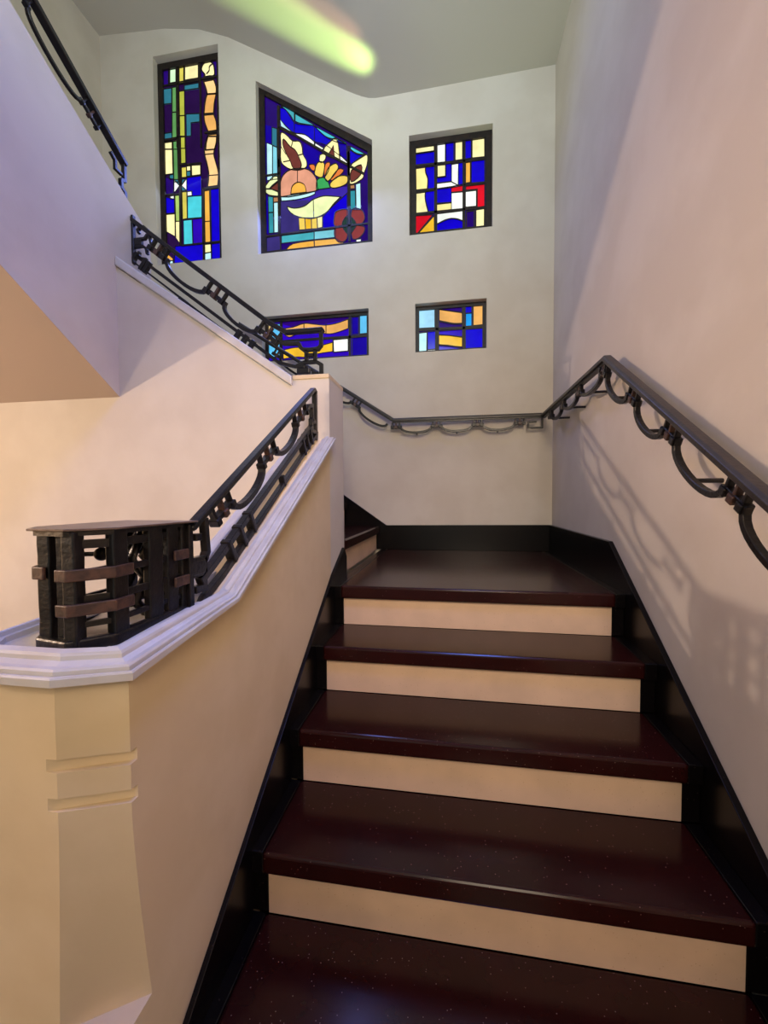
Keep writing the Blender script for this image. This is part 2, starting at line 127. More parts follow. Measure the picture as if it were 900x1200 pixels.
["cream2",[[0.226,2.88],[0.299,2.88],[0.299,2.88],[0.299,2.87],[0.299,2.855],[0.301,2.84],[0.306,2.825],[0.312,2.81],[0.317,2.792],[0.317,2.766],[0.315,2.738],[0.314,2.717],[0.228,2.719]],0.008],
["blue",[[0.301,2.879],[0.301,2.869],[0.302,2.855],[0.303,2.839],[0.308,2.825],[0.315,2.81],[0.319,2.792],[0.319,2.766],[0.318,2.737],[0.316,2.717],[0.366,2.717],[0.366,2.877]],0.004],
["cream",[[0.228,2.697],[0.298,2.698],[0.298,2.698],[0.297,2.686],[0.296,2.668],[0.297,2.649],[0.3,2.63],[0.304,2.612],[0.308,2.594],[0.313,2.575],[0.317,2.558],[0.32,2.546],[0.227,2.547]],0.008],
["blue",[[0.301,2.698],[0.3,2.685],[0.299,2.667],[0.299,2.648],[0.302,2.63],[0.306,2.611],[0.311,2.593],[0.315,2.576],[0.319,2.561],[0.322,2.55],[0.365,2.549],[0.366,2.698]],0.004],
["red",[[0.224,2.53],[0.355,2.523],[0.233,2.394],[0.224,2.399]],0.005],
["yellow2",[[0.363,2.514],[0.365,2.391],[0.237,2.391]],0.005],
["white",[[0.385,3.035],[0.449,3.034],[0.449,2.895],[0.385,2.893]],0.01],
["blue",[[0.451,3.036],[0.508,3.035],[0.508,2.897],[0.451,2.898]],0.004],
["cream",[[0.518,3.036],[0.575,3.036],[0.575,2.896],[0.518,2.896]],0.01],
["blue",[[0.594,3.042],[0.635,3.042],[0.635,2.9],[0.594,2.899]],0.004],
["cream",[[0.641,3.037],[0.734,3.033],[0.735,2.894],[0.641,2.897]],0.01],
["cream",[[0.387,2.882],[0.449,2.88],[0.449,2.792],[0.387,2.792]],0.008],
["blue",[[0.452,2.884],[0.491,2.879],[0.491,2.751],[0.385,2.751],[0.385,2.789],[0.452,2.79]],0.004],
["white",[[0.493,2.874],[0.543,2.875],[0.541,2.716],[0.493,2.747]],0.005],
["white",[[0.385,2.749],[0.493,2.748],[0.537,2.717],[0.491,2.713],[0.385,2.711]],0.004],
["blue",[[0.544,2.876],[0.575,2.876],[0.575,2.72],[0.544,2.717]],0.004],
["blue",[[0.385,2.707],[0.491,2.705],[0.491,2.599],[0.385,2.604]],0.004],
["red",[[0.491,2.705],[0.575,2.71],[0.574,2.668],[0.491,2.671]],0.004],
["white",[[0.493,2.667],[0.575,2.664],[0.575,2.543],[0.493,2.545]],0.004],
["cream2",[[0.385,2.596],[0.491,2.595],[0.491,2.546],[0.385,2.546]],0.004],
["white",[[0.385,2.527],[0.575,2.528],[0.575,2.452],[0.575,2.452],[0.566,2.458],[0.552,2.465],[0.537,2.472],[0.522,2.476],[0.507,2.479],[0.491,2.481],[0.476,2.48],[0.461,2.478],[0.445,2.475],[0.423,2.467],[0.401,2.458],[0.385,2.452]],0.006],
["blue",[[0.385,2.448],[0.401,2.455],[0.423,2.463],[0.445,2.471],[0.461,2.475],[0.476,2.478],[0.491,2.478],[0.507,2.477],[0.522,2.473],[0.537,2.468],[0.552,2.462],[0.566,2.455],[0.575,2.45],[0.575,2.386],[0.385,2.381]],0.004],
["amber",[[0.594,2.875],[0.632,2.876],[0.632,2.723],[0.594,2.722]],0.01],
["blue",[[0.637,2.877],[0.733,2.875],[0.734,2.716],[0.637,2.719]],0.006],
["red",[[0.598,2.703],[0.734,2.701],[0.734,2.54],[0.681,2.538],[0.681,2.67],[0.598,2.673]],0.006],
["white",[[0.594,2.666],[0.675,2.665],[0.675,2.547],[0.594,2.549]],0.008],
["navyb",[[0.602,2.517],[0.659,2.518],[0.659,2.39],[0.602,2.389]],0.008],
["cream",[[0.67,2.525],[0.734,2.527],[0.733,2.393],[0.67,2.392]],0.01]],"l":[[[[0.375,3.031],[0.375,2.383]],0.026],[[[0.584,3.036],[0.585,2.387]],0.022],[[[0.215,2.897],[0.375,2.891],[0.584,2.884],[0.741,2.881]],0.022],[[[0.214,2.709],[0.375,2.708]],0.02],[[[0.214,2.539],[0.375,2.54],[0.584,2.535],[0.742,2.531]],0.02],[[[0.584,2.712],[0.741,2.709]],0.018]]},
4:{"base":"bluev","p":[["indigo",[[-0.851,1.844],[-0.302,1.839],[-0.302,1.803],[-0.497,1.776],[-0.673,1.794],[-0.762,1.769],[-0.852,1.802]],0],
["tan2",[[-1.009,1.803],[-0.948,1.804],[-0.951,1.671],[-1.011,1.67]],0.005],
["azure2",[[-0.943,1.804],[-0.872,1.804],[-0.874,1.669],[-0.945,1.671]],0.005],
["azure2",[[-1.012,1.649],[-0.875,1.647],[-0.876,1.539],[-1.013,1.542]],0.01],
["apricot",[[-0.853,1.762],[-0.829,1.764],[-0.796,1.766],[-0.762,1.769],[-0.732,1.777],[-0.702,1.786],[-0.673,1.791],[-0.647,1.791],[-0.622,1.786],[-0.595,1.781],[-0.564,1.776],[-0.53,1.77],[-0.497,1.766],[-0.468,1.766],[-0.44,1.768],[-0.41,1.772],[-0.373,1.78],[-0.334,1.791],[-0.307,1.798],[-0.308,1.727],[-0.335,1.719],[-0.374,1.708],[-0.41,1.7],[-0.437,1.696],[-0.46,1.695],[-0.487,1.698],[-0.522,1.707],[-0.561,1.721],[-0.596,1.731],[-0.625,1.737],[-0.65,1.739],[-0.673,1.737],[-0.697,1.73],[-0.719,1.72],[-0.741,1.71],[-0.761,1.702],[-0.779,1.695],[-0.797,1.693],[-0.816,1.701],[-0.835,1.715],[-0.847,1.726]],0.005],
["yellow2",[[-0.849,1.593],[-0.822,1.597],[-0.782,1.604],[-0.742,1.607],[-0.704,1.605],[-0.665,1.599],[-0.631,1.596],[-0.608,1.596],[-0.59,1.598],[-0.564,1.602],[-0.521,1.61],[-0.471,1.62],[-0.435,1.627],[-0.436,1.556],[-0.467,1.554],[-0.512,1.551],[-0.554,1.546],[-0.589,1.539],[-0.622,1.531],[-0.654,1.526],[-0.684,1.526],[-0.712,1.53],[-0.743,1.531],[-0.781,1.529],[-0.822,1.525],[-0.85,1.522]],0.005],
["white",[[-0.431,1.647],[-0.308,1.65],[-0.309,1.552],[-0.428,1.549]],0.008],
["blueb",[[-0.278,1.812],[-0.225,1.813],[-0.226,1.677],[-0.279,1.676]],0.005],
["ice",[[-0.278,1.82],[-0.227,1.82],[-0.227,1.81],[-0.278,1.81]],0.003],
["azure2",[[-0.216,1.833],[-0.153,1.833],[-0.154,1.678],[-0.217,1.676]],0.008],
["blueb",[[-0.276,1.652],[-0.149,1.654],[-0.15,1.511],[-0.278,1.508]],0.006]],"l":[[[[-0.671,1.791],[-0.671,1.739]],0.005],[[[-0.488,1.776],[-0.489,1.701]],0.005],[[[-1.025,1.66],[-0.865,1.661],[-0.575,1.662],[-0.303,1.659],[-0.143,1.661]],0.024],[[[-0.86,1.866],[-0.865,1.528]],0.024],[[[-0.293,1.844],[-0.296,1.504]],0.024]]},
5:{"base":"navyb","p":[["sky",[[0.242,1.83],[0.371,1.829],[0.371,1.682],[0.241,1.684]],0.012],
["ice",[[0.24,1.652],[0.31,1.656],[0.307,1.508],[0.239,1.509]],0.008],
["blue",[[0.313,1.656],[0.371,1.657],[0.371,1.525],[0.313,1.523]],0.004],
["white",[[0.313,1.521],[0.371,1.521],[0.371,1.508],[0.313,1.504]],0.003],
["indigo",[[0.4,1.843],[0.572,1.843],[0.572,1.783],[0.4,1.818]],0.004],
["apricot",[[0.401,1.814],[0.401,1.818],[0.422,1.813],[0.453,1.806],[0.485,1.799],[0.517,1.792],[0.55,1.785],[0.572,1.78],[0.572,1.703],[0.557,1.703],[0.534,1.704],[0.513,1.706],[0.496,1.709],[0.48,1.713],[0.463,1.718],[0.441,1.724],[0.418,1.73],[0.401,1.735]],0.006],
["indigo",[[0.401,1.726],[0.401,1.726],[0.418,1.722],[0.441,1.716],[0.463,1.711],[0.48,1.706],[0.496,1.702],[0.513,1.699],[0.534,1.697],[0.557,1.696],[0.572,1.696],[0.573,1.671],[0.401,1.673]],0.004],
["bluev",[[0.398,1.655],[0.573,1.657],[0.573,1.604],[0.398,1.63]],0.004],
["yellow2",[[0.398,1.627],[0.415,1.625],[0.44,1.623],[0.463,1.62],[0.483,1.617],[0.502,1.613],[0.52,1.609],[0.54,1.605],[0.559,1.601],[0.573,1.599],[0.573,1.527],[0.557,1.529],[0.534,1.533],[0.513,1.536],[0.496,1.54],[0.481,1.543],[0.463,1.547],[0.44,1.55],[0.415,1.553],[0.398,1.556]],0.006],
["bluev",[[0.398,1.547],[0.415,1.545],[0.44,1.542],[0.463,1.539],[0.481,1.537],[0.497,1.534],[0.513,1.531],[0.529,1.527],[0.544,1.522],[0.555,1.519],[0.573,1.509],[0.398,1.506]],0.004],
["blue",[[0.595,1.83],[0.642,1.832],[0.642,1.774],[0.595,1.774]],0.006],
["azure",[[0.598,1.772],[0.642,1.772],[0.642,1.678],[0.598,1.678]],0.005],
["apricot",[[0.651,1.826],[0.727,1.829],[0.727,1.679],[0.651,1.677]],0.01],
["blue",[[0.596,1.655],[0.729,1.656],[0.733,1.51],[0.596,1.508]],0.006]],"l":[[[[0.385,1.84],[0.385,1.503]],0.028],[[[0.584,1.835],[0.585,1.508]],0.024],[[[0.23,1.674],[0.385,1.672],[0.583,1.667],[0.743,1.666]],0.024]]}}

# ------------------------------------------------------------ materials
def lin(c):
    return tuple((x/12.92 if x <= .04045 else ((x+.055)/1.055)**2.4) for x in c)
def rgb(r, g, b): return lin((r/255, g/255, b/255)) + (1,)
def mat(name, col, rough=.6, spec=.5, metal=0, noise=None, bump=0, bscale=60, coat=0):
    m = bpy.data.materials.new(name); m.use_nodes = True
    nt = m.node_tree; b = nt.nodes['Principled BSDF']
    b.inputs['Base Color'].default_value = col
    b.inputs['Roughness'].default_value = rough
    b.inputs['Specular IOR Level'].default_value = spec
    b.inputs['Metallic'].default_value = metal
    b.inputs['Coat Weight'].default_value = coat
    tc = nt.nodes.new('ShaderNodeTexCoord')
    if noise:
        col2, sc, lo, hi = noise
        n = nt.nodes.new('ShaderNodeTexNoise'); n.inputs['Scale'].default_value = sc; n.inputs['Detail'].default_value = 5
        nt.links.new(tc.outputs['Object'], n.inputs['Vector'])
        r = nt.nodes.new('ShaderNodeMapRange'); r.inputs['From Min'].default_value = lo; r.inputs['From Max'].default_value = hi
        nt.links.new(n.outputs['Fac'], r.inputs['Value'])
        mx = nt.nodes.new('ShaderNodeMix'); mx.data_type = 'RGBA'
        mx.inputs[6].default_value = col; mx.inputs[7].default_value = col2
        nt.links.new(r.outputs['Result'], mx.inputs[0]); nt.links.new(mx.outputs[2], b.inputs['Base Color'])
        m['mix'] = 1
    if bump:
        n = nt.nodes.new('ShaderNodeTexNoise'); n.inputs['Scale'].default_value = bscale; n.inputs['Detail'].default_value = 4
        nt.links.new(tc.outputs['Object'], n.inputs['Vector'])
        bp = nt.nodes.new('ShaderNodeBump'); bp.inputs['Strength'].default_value = bump; bp.inputs['Distance'].default_value = .004
        nt.links.new(n.outputs['Fac'], bp.inputs['Height']); nt.links.new(bp.outputs['Normal'], b.inputs['Normal'])
    return m
def terrazzo(name, base, speck, rough, dens=.13, scale=95, spec=.5, mott=.78):
    """polished stone with small chips of another colour"""
    m = mat(name, base, rough, spec, noise=(tuple(c*mott for c in base[:3])+(1,), 9, .35, .65))
    nt = m.node_tree; b = nt.nodes['Principled BSDF']
    tc = nt.nodes.new('ShaderNodeTexCoord')
    v = nt.nodes.new('ShaderNodeTexVoronoi'); v.inputs['Scale'].default_value = scale
    nt.links.new(tc.outputs['Object'], v.inputs['Vector'])
    r = nt.nodes.new('ShaderNodeMapRange'); r.inputs['From Min'].default_value = dens; r.inputs['From Max'].default_value = dens+.05
    r.inputs['To Min'].default_value = 1; r.inputs['To Max'].default_value = 0
    nt.links.new(v.outputs['Distance'], r.inputs['Value'])
    # only some of the cells carry a chip
    sp = nt.nodes.new('ShaderNodeSeparateColor'); nt.links.new(v.outputs['Color'], sp.inputs[0])
    g = nt.nodes.new('ShaderNodeMath'); g.operation = 'GREATER_THAN'; g.inputs[1].default_value = .80
    nt.links.new(sp.outputs[0], g.inputs[0])
    mu = nt.nodes.new('ShaderNodeMath'); mu.operation = 'MULTIPLY'
    nt.links.new(r.outputs['Result'], mu.inputs[0]); nt.links.new(g.outputs[0], mu.inputs[1])
    old = b.inputs['Base Color'].links[0].from_socket
    mx = nt.nodes.new('ShaderNodeMix'); mx.data_type = 'RGBA'; mx.inputs[7].default_value = speck
    nt.links.new(mu.outputs[0], mx.inputs[0]); nt.links.new(old, mx.inputs[6]); nt.links.new(mx.outputs[2], b.inputs['Base Color'])
    return m
M = {}
M['plaster'] = mat('plaster', rgb(212, 203, 190), .75, .25, noise=(rgb(205, 195, 181), 3, .4, .6), bump=.12, bscale=45)
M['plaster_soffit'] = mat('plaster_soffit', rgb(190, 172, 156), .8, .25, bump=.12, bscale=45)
M['plaster_tan'] = mat('plaster_tan', rgb(224, 203, 168), .6, .35, noise=(rgb(217, 195, 158), 5, .4, .6), bump=.15, bscale=30)
M['ceil'] = mat('ceiling_plaster', rgb(200, 194, 184), .85, .2, bump=.1, bscale=30)
M['coping'] = mat('coping_paint', rgb(204, 201, 198), .35, .5, noise=(rgb(196, 190, 184), 12, .4, .62), bump=.1, bscale=40)
M['tread'] = terrazzo('tread_terrazzo', rgb(45, 14, 12), rgb(132, 104, 96), .18, spec=.30, dens=.10, scale=120)
M['riser'] = terrazzo('riser_terrazzo', rgb(226, 192, 162), rgb(200, 160, 128), .45, scale=120, mott=.90)
M['black'] = terrazzo('black_terrazzo', rgb(13, 9, 9), rgb(50, 42, 40), .25, spec=.25, scale=120)
M['iron'] = mat('wrought_iron', rgb(15, 13, 14), .34, .42, noise=(rgb(26, 20, 19), 40, .45, .62), bump=.25, bscale=120)
M['brown_iron'] = mat('worn_iron', rgb(84, 58, 46), .42, .5, noise=(rgb(58, 40, 34), 50, .4, .6), bump=.25, bscale=120)
M['rail_top'] = mat('worn_handrail', rgb(46, 40, 36), .4, .45, noise=(rgb(38, 33, 31), 18, .4, .6), bump=.2, bscale=90)
M['plate'] = mat('plate_sheen', rgb(112, 92, 80), .32, .5, noise=(rgb(90, 72, 62), 30, .4, .6), bump=.1, bscale=60)  # brown lightened in the colour to imitate light reflected off the plate
M['lead'] = mat('lead_came', rgb(24, 17, 16), .5, .4, noise=(rgb(42, 28, 22), 25, .45, .65), bump=.2, bscale=150)
def glass(name, col, st=1.0, var=.85):
    """coloured glass lit from outside by daylight"""
    m = bpy.data.materials.new('glass_'+name); m.use_nodes = True
    nt = m.node_tree; nt.nodes.clear()
    o = nt.nodes.new('ShaderNodeOutputMaterial'); e = nt.nodes.new('ShaderNodeEmission'); g = nt.nodes.new('ShaderNodeBsdfGlossy')
    g.inputs['Roughness'].default_value = .15; g.inputs['Color'].default_value = (.012,.012,.012,1)
    ad = nt.nodes.new('ShaderNodeAddShader')
    tc = nt.nodes.new('ShaderNodeTexCoord'); n = nt.nodes.new('ShaderNodeTexNoise'); n.inputs['Scale'].default_value = 9; n.inputs['Detail'].default_value = 3
    nt.links.new(tc.outputs['Object'], n.inputs['Vector'])
    mr = nt.nodes.new('ShaderNodeMapRange'); mr.inputs['From Min'].default_value = .3; mr.inputs['From Max'].default_value = .7
    mr.inputs['To Min'].default_value = st*var; mr.inputs['To Max'].default_value = st*(2-var)
    nt.links.new(n.outputs['Fac'], mr.inputs['Value']); nt.links.new(mr.outputs['Result'], e.inputs['Strength'])
    e.inputs['Color'].default_value = col
    nt.links.new(e.outputs[0], ad.inputs[0]); nt.links.new(g.outputs[0], ad.inputs[1]); nt.links.new(ad.outputs[0], o.inputs['Surface'])
    return m
GC = dict(navy=(38,12,66), navyb=(38,8,110), blueb=(22,0,155), blue=(16,0,205), bluev=(46,4,185), indigo=(42,4,112), violet=(60,40,165), slate=(58,48,120),
    mint=(205,240,195), mustard=(222,208,90), cream=(255,244,176), cream2=(252,232,150), creamg=(236,246,180), peach=(253,208,140), apricot=(243,180,98),
    teal=(52,150,165), tealdim=(48,118,138), green=(96,156,88), olive=(186,190,70), white=(250,255,246), cyan=(78,212,226), cyan2=(130,212,228), ice=(190,240,246),
    lime=(176,208,110), amber=(250,184,76), aqua=(74,178,192), sky=(160,215,242), azure=(30,160,245), azure2=(98,194,242), red=(222,18,40), yellow=(250,216,100), yellow2=(252,196,50),
    orange=(240,130,62), orange2=(246,186,92), salmon=(232,162,132), green2=(64,176,96), brown=(116,58,50), maroon=(140,60,62), dkgreen=(38,62,58), tan=(190,136,92), tan2=(226,196,128))
M_G = {k: glass(k, rgb(*c), 1.12 if sum(c) > 600 else 1.0) for k, c in GC.items()}

# ------------------------------------------------------------ helpers
def obj(name, bm, ms, parent=None, smooth=False, bevel=0, seg=2):
    bmesh.ops.remove_doubles(bm, verts=bm.verts, dist=1e-6)
    bmesh.ops.recalc_face_normals(bm, faces=bm.faces)
    me = bpy.data.meshes.new(name); bm.to_mesh(me); bm.free()
    for m in (ms if isinstance(ms, (list, tuple)) else [ms]): me.materials.append(m)
    o = bpy.data.objects.new(name, me); C.objects.link(o)
    if smooth:
        for p in me.polygons: p.use_smooth = True
        if smooth != True: me.set_sharp_from_angle(angle=math.radians(smooth))
    if bevel:
        b = o.modifiers.new('bevel', 'BEVEL'); b.width = bevel; b.segments = seg; b.limit_method = 'ANGLE'; b.angle_limit = math.radians(40)
    if parent: o.parent = parent
    return o
def tag(o, label=None, cat=None, group=None, kind=None):
    if label: o['label'] = label
    if cat: o['category'] = cat
    if group: o['group'] = group
    if kind: o['kind'] = kind
    return o
def thing(name, loc, label, cat, group=None):
    o = bpy.data.objects.new(name, None); C.objects.link(o); o.empty_display_size = .05
    o['_at'] = 1; del o['_at']
    return tag(o, label, cat, group)
def box(bm, x0, x1, y0, y1, z0, z1):
    vs = [bm.verts.new((x, y, z)) for x in (x0, x1) for y in (y0, y1) for z in (z0, z1)]
    for f in ((0,1,3,2),(4,6,7,5),(0,4,5,1),(2,3,7,6),(0,2,6,4),(1,5,7,3)): bm.faces.new([vs[i] for i in f])
def prism(bm, pts, d):
    """planar polygon pts (3D) extruded by vector d"""
    a = [bm.verts.new(p) for p in pts]; b = [bm.verts.new(V(p)+V(d)) for p in pts]; n = len(a)
    bm.faces.new(a); bm.faces.new(b[::-1])
    for i in range(n): bm.faces.new((a[i], a[(i+1)%n], b[(i+1)%n], b[i]))
def strip(bm, pts, n, w, d, closed=False):
    """flat bar of width w (in plane) and depth d (along n), bent along pts with mitred corners"""
    P = [V(p) for p in pts]; n = V(n).normalized(); k = len(P); rings = []
    for i in range(k):
        if closed: a = (P[i]-P[i-1]).normalized(); b = (P[(i+1)%k]-P[i]).normalized()
        else:
            b = (P[i+1]-P[i]).normalized() if i < k-1 else (P[i]-P[i-1]).normalized()
            a = (P[i]-P[i-1]).normalized() if i > 0 else b
        pa, pb = n.cross(a), n.cross(b)
        s = pa+pb
        if s.length < 1e-4: s = pa.copy()
        s.normalize(); c = max(s.dot(pa), .45); off = s*(w/2/c)
        rings.append([bm.verts.new(P[i]+off*u+n*(d/2*v)) for u, v in ((1,1),(1,-1),(-1,-1),(-1,1))])
    for i in range(k if closed else k-1):
        r, q = rings[i], rings[(i+1)%k]
        for j in range(4): bm.faces.new((r[j], r[(j+1)%4], q[(j+1)%4], q[j]))
    if not closed: bm.faces.new(rings[0][::-1]); bm.faces.new(rings[-1])
def tube(bm, pts, r, seg=10):
    P = [V(p) for p in pts]; rings = []
    for i in range(len(P)):
        t = (P[min(i+1, len(P)-1)]-P[max(i-1, 0)]).normalized()
        up = V((0,0,1)) if abs(t.z) < .9 else V((1,0,0))
        a = t.cross(up).normalized(); b = t.cross(a)
        rr = r[i] if isinstance(r, (list, tuple)) else r
        rings.append([bm.verts.new(P[i]+a*(rr*math.cos(q))+b*(rr*math.sin(q))) for q in [2*math.pi*j/seg for j in range(seg)]])
    for x, y in zip(rings, rings[1:]):
        for j in range(seg): bm.faces.new((x[j], x[(j+1)%seg], y[(j+1)%seg], y[j]))
    bm.faces.new(rings[0][::-1]); bm.faces.new(rings[-1])
def ball(bm, c, r, u=14, v=9):
    m = bmesh.ops.create_uvsphere(bm, u_segments=u, v_segments=v, radius=r)
    bmesh.ops.translate(bm, verts=m['verts'], vec=c)
def B(): return bmesh.new()

# ------------------------------------------------------------ dimensions (metres)
YB = 1.343; XR = 1.21; XS = 1.19; XL = -.045
RUN, RISE, W = .2664, .1796, 1.15
ZF = -5*RISE

# ------------------------------------------------------------ room shell
def slab_with_holes(bm, outer, holes, y, t):
    es = []
    for loop in [outer]+holes:
        vs = [bm.verts.new((p[0], y, p[1])) for p in loop]
        es += [bm.edges.new((vs[i], vs[(i+1)%len(vs)])) for i in range(len(vs))]
    r = bmesh.ops.triangle_fill(bm, use_beauty=True, use_dissolve=False, edges=es)
    fs = [g for g in r['geom'] if isinstance(g, bmesh.types.BMFace)]
    ex = bmesh.ops.extrude_face_region(bm, geom=fs)
    bmesh.ops.translate(bm, verts=[g for g in ex['geom'] if isinstance(g, bmesh.types.BMVert)], vec=(0, t, 0))
    if False: bm.faces.ensure_lookup_table()
OPEN = {1: [(-1.912,2.335),(-1.336,2.335),(-1.336,4.0),(-1.912,4.0)],
        2: [(-1.022,2.335),(-.097,2.335),(-.097,3.085),(-1.022,3.665)],
        3: [(.182,2.352),(.785,2.352),(.785,3.075),(.182,3.075)],
        4: [(-.998,1.487),(-.132,1.487),(-.132,1.842),(-.998,1.842)],
        5: [(.224,1.487),(.746,1.487),(.746,1.846),(.224,1.846)]}
bm = B(); slab_with_holes(bm, [(-2.5,-1.2),(1.3,-1.2),(1.3,3.5),(-.135,3.48),(-1.25,4.14),(-1.7,4.3),(-2.5,4.36)], list(OPEN.values()), YB, .16)
tag(obj('wall_back', bm, M['plaster']), 'cream plaster wall holding the five stained glass windows', kind='structure')
bm = B(); box(bm, XR, XR+.15, -4.2, YB, ZF, 4.4)
tag(obj('wall_right', bm, M['plaster']), 'cream plaster wall to the right of the stairs', kind='structure')
bm = B(); prism(bm, [(-2.4,YB,.5),(-2.4,YB,4.3),(-2.4,-3.3,4.3),(-2.4,-3.3,2.95),(-2.4,0,.75),(-2.4,0,.5)], (-.12,0,0))
tag(obj('wall_left', bm, M['plaster']), 'plaster wall behind the upper stair railing at top left', kind='structure')
# wall under the second flight that closes the stairwell (faces the viewer)
bm = B(); prism(bm, [(-4.6,0,ZF),(-.045,0,ZF),(-.045,0,.945),(-.215,0,.945),(-.225,0,.900),(-1.1,0,1.512),(-1.1,0,.893),(-4.6,0,.893)], (0,.235,0))
tag(obj('wall_front', bm, M['plaster']), 'pinkish plaster wall under the second flight behind the railing', kind='structure')
bm = B(); box(bm, -4.6, XR, -6, -5*RUN-.02, ZF-.1, ZF); box(bm, -4.6, -.35, -5*RUN-.02, 0, ZF-.1, ZF)
tag(obj('floor', bm, M['tread']), 'dark terrazzo floor at the foot of the stairs', kind='structure')
bm = B(); box(bm, -4.75, -4.6, -6, .235, ZF, 3.2)
tag(obj('wall_hall', bm, M['plaster_tan']), 'far wall of the hall below the stairs', kind='structure')
bm = B(); box(bm, -4.75, XR+.15, -4.6, .236, 4.9, 5.0)  # added out of view to keep world light off the upward faces
tag(obj('sky_blocker', bm, M['ceil']), 'unseen slab added above the stairwell to block light from the sky', kind='structure')
# ceiling: flat over the first landing, sloping up over the second flight, flat again further left
bm = B(); prof = [(1.3,3.41),(.0,3.383),(-.07,3.384),(-.12,3.392),(-.17,3.411),(-.23,3.440),(-.30,3.478),(-1.25,4.035),(-1.5,4.14),(-1.8,4.2),(-2.5,4.26),(-2.5,4.4),(1.3,4.4)]
a = [(x,YB,z) for x, z in prof]; prism(bm, a, (0,-1.107,0)); 
tag(obj('ceiling', bm, M['ceil'], smooth=40), 'plaster soffit of the flight above, flat then sloping up to the left', kind='structure')

# ------------------------------------------------------------ first flight of stairs
def step_profile(k, t=.058):
    pass
st = thing('lower_stairs', (0,0,0), 'lower flight of dark red-brown polished steps with cream riser panels, rising away to the landing', 'stairs')
for k in range(5):
    y1 = -k*RUN; z1 = -k*RISE; back = YB if k == 0 else y1+RUN+.022
    bm = B(); box(bm, 0, W, y1, back, z1-.058, z1)
    obj('landing_slab' if k == 0 else 'tread', bm, M['tread'], st, bevel=.009, seg=3)
    bm = B(); box(bm, .008, W-.008, y1+.02, y1+.05, z1-RISE, z1-.058)
    obj('riser_panel', bm, M['riser'], st, bevel=.001, seg=1)
    for x0, x1 in ((XL-.0, .0), (W, XS)):
        bm = B(); box(bm, x0, x1, y1+.006, back, z1-.06, z1-.0015)
        box(bm, x0 if x0 < .5 else W-.008, x1 if x0 > .5 else .008, y1+.021, y1+.05, z1-RISE, z1-.058)
        obj('border_stone', bm, M['black'], st, bevel=.003)
bm = B()
for k in range(5): box(bm, XL, XS, -k*RUN+.05, YB, -(k+1)*RISE-.01, -k*RISE-.0585)
obj('core', bm, M['black'], st)

# ------------------------------------------------------------ second flight (goes up to the left) and its landing
st2 = thing('upper_stairs', (0,0,0), 'second flight of the same dark steps turning left up behind the parapet', 'stairs')
RUN2 = .25
for k in range(6):
    x1 = -.052-k*RUN2; z1 = (k+1)*RISE; x0 = x1-RUN2-.02 if k < 5 else -2.38
    bm = B(); box(bm, x0, x1, .285, YB-.045, z1-.058, z1); obj('tread', bm, M['tread'], st2, bevel=.009, seg=3)
    bm = B(); box(bm, x1-.05, x1-.02, .295, YB-.055, z1-RISE+.0, z1-.058); obj('riser_panel', bm, M['riser'], st2)
    for ya, yb, yc, yd in ((.237,.285,.237,.295),(YB-.045,YB-.02,YB-.055,YB-.02)):
        bm = B(); box(bm, x0, x1-.006, ya, yb, z1-.06, z1-.0015); box(bm, x1-.05, x1-.021, yc, yd, z1-RISE, z1-.058)
        obj('border_stone', bm, M['black'], st2, bevel=.003)
bm = B()
for k in range(6): box(bm, -2.38, -.052-k*RUN2-.05, .237, YB-.02, z1*0+k*RISE-.12, (k+1)*RISE-.0585)
obj('core', bm, M['plaster'], st2)

# ------------------------------------------------------------ black skirting boards
SL = RISE/RUN
bm = B()
pts = [(XS,YB,.0),(XS,YB,.193),(XS,.22,.193),(XS,-5*RUN,-5*RISE+.05),(XS,-5*RUN,-5*RISE-.0),(XS,-5*RUN,ZF)]
pts = [(XS,YB,-.06),(XS,YB,.193),(XS,.205,.193),(XS,-1.332,ZF+.055),(XS,-1.332,ZF+.0)]
prism(bm, pts, (XR-XS,0,0))
tag(obj('baseboard_right', bm, M['black'], bevel=.002), 'black stepped-line skirting along the right wall', kind='structure')
bm = B(); prism(bm, [(XS,YB-.02,0),(XS,YB-.02,.193),(.0,YB-.02,.185),(-1.40,YB-.02,1.166),(-2.38,YB-.02,1.166),(-2.38,YB-.02,1.08),(-1.3,YB-.02,.9),(-.1,YB-.02,0)], (0,.02,0))
tag(obj('baseboard_back', bm, M['black'], bevel=.002), 'black skirting along the back wall of the landing', kind='structure')
bm = B(); prism(bm, [(XL,.235,-.06),(XL,.235,.1),(XL,.19,.15),(XL,.0,.052),(XL,-1.165,-1.165*SL+.052),(XL,-1.165,-1.165*SL-.16)], (.014,0,0))
tag(obj('baseboard_left', bm, M['black'], bevel=.002), 'black skirting along the foot of the parapet', kind='structure')

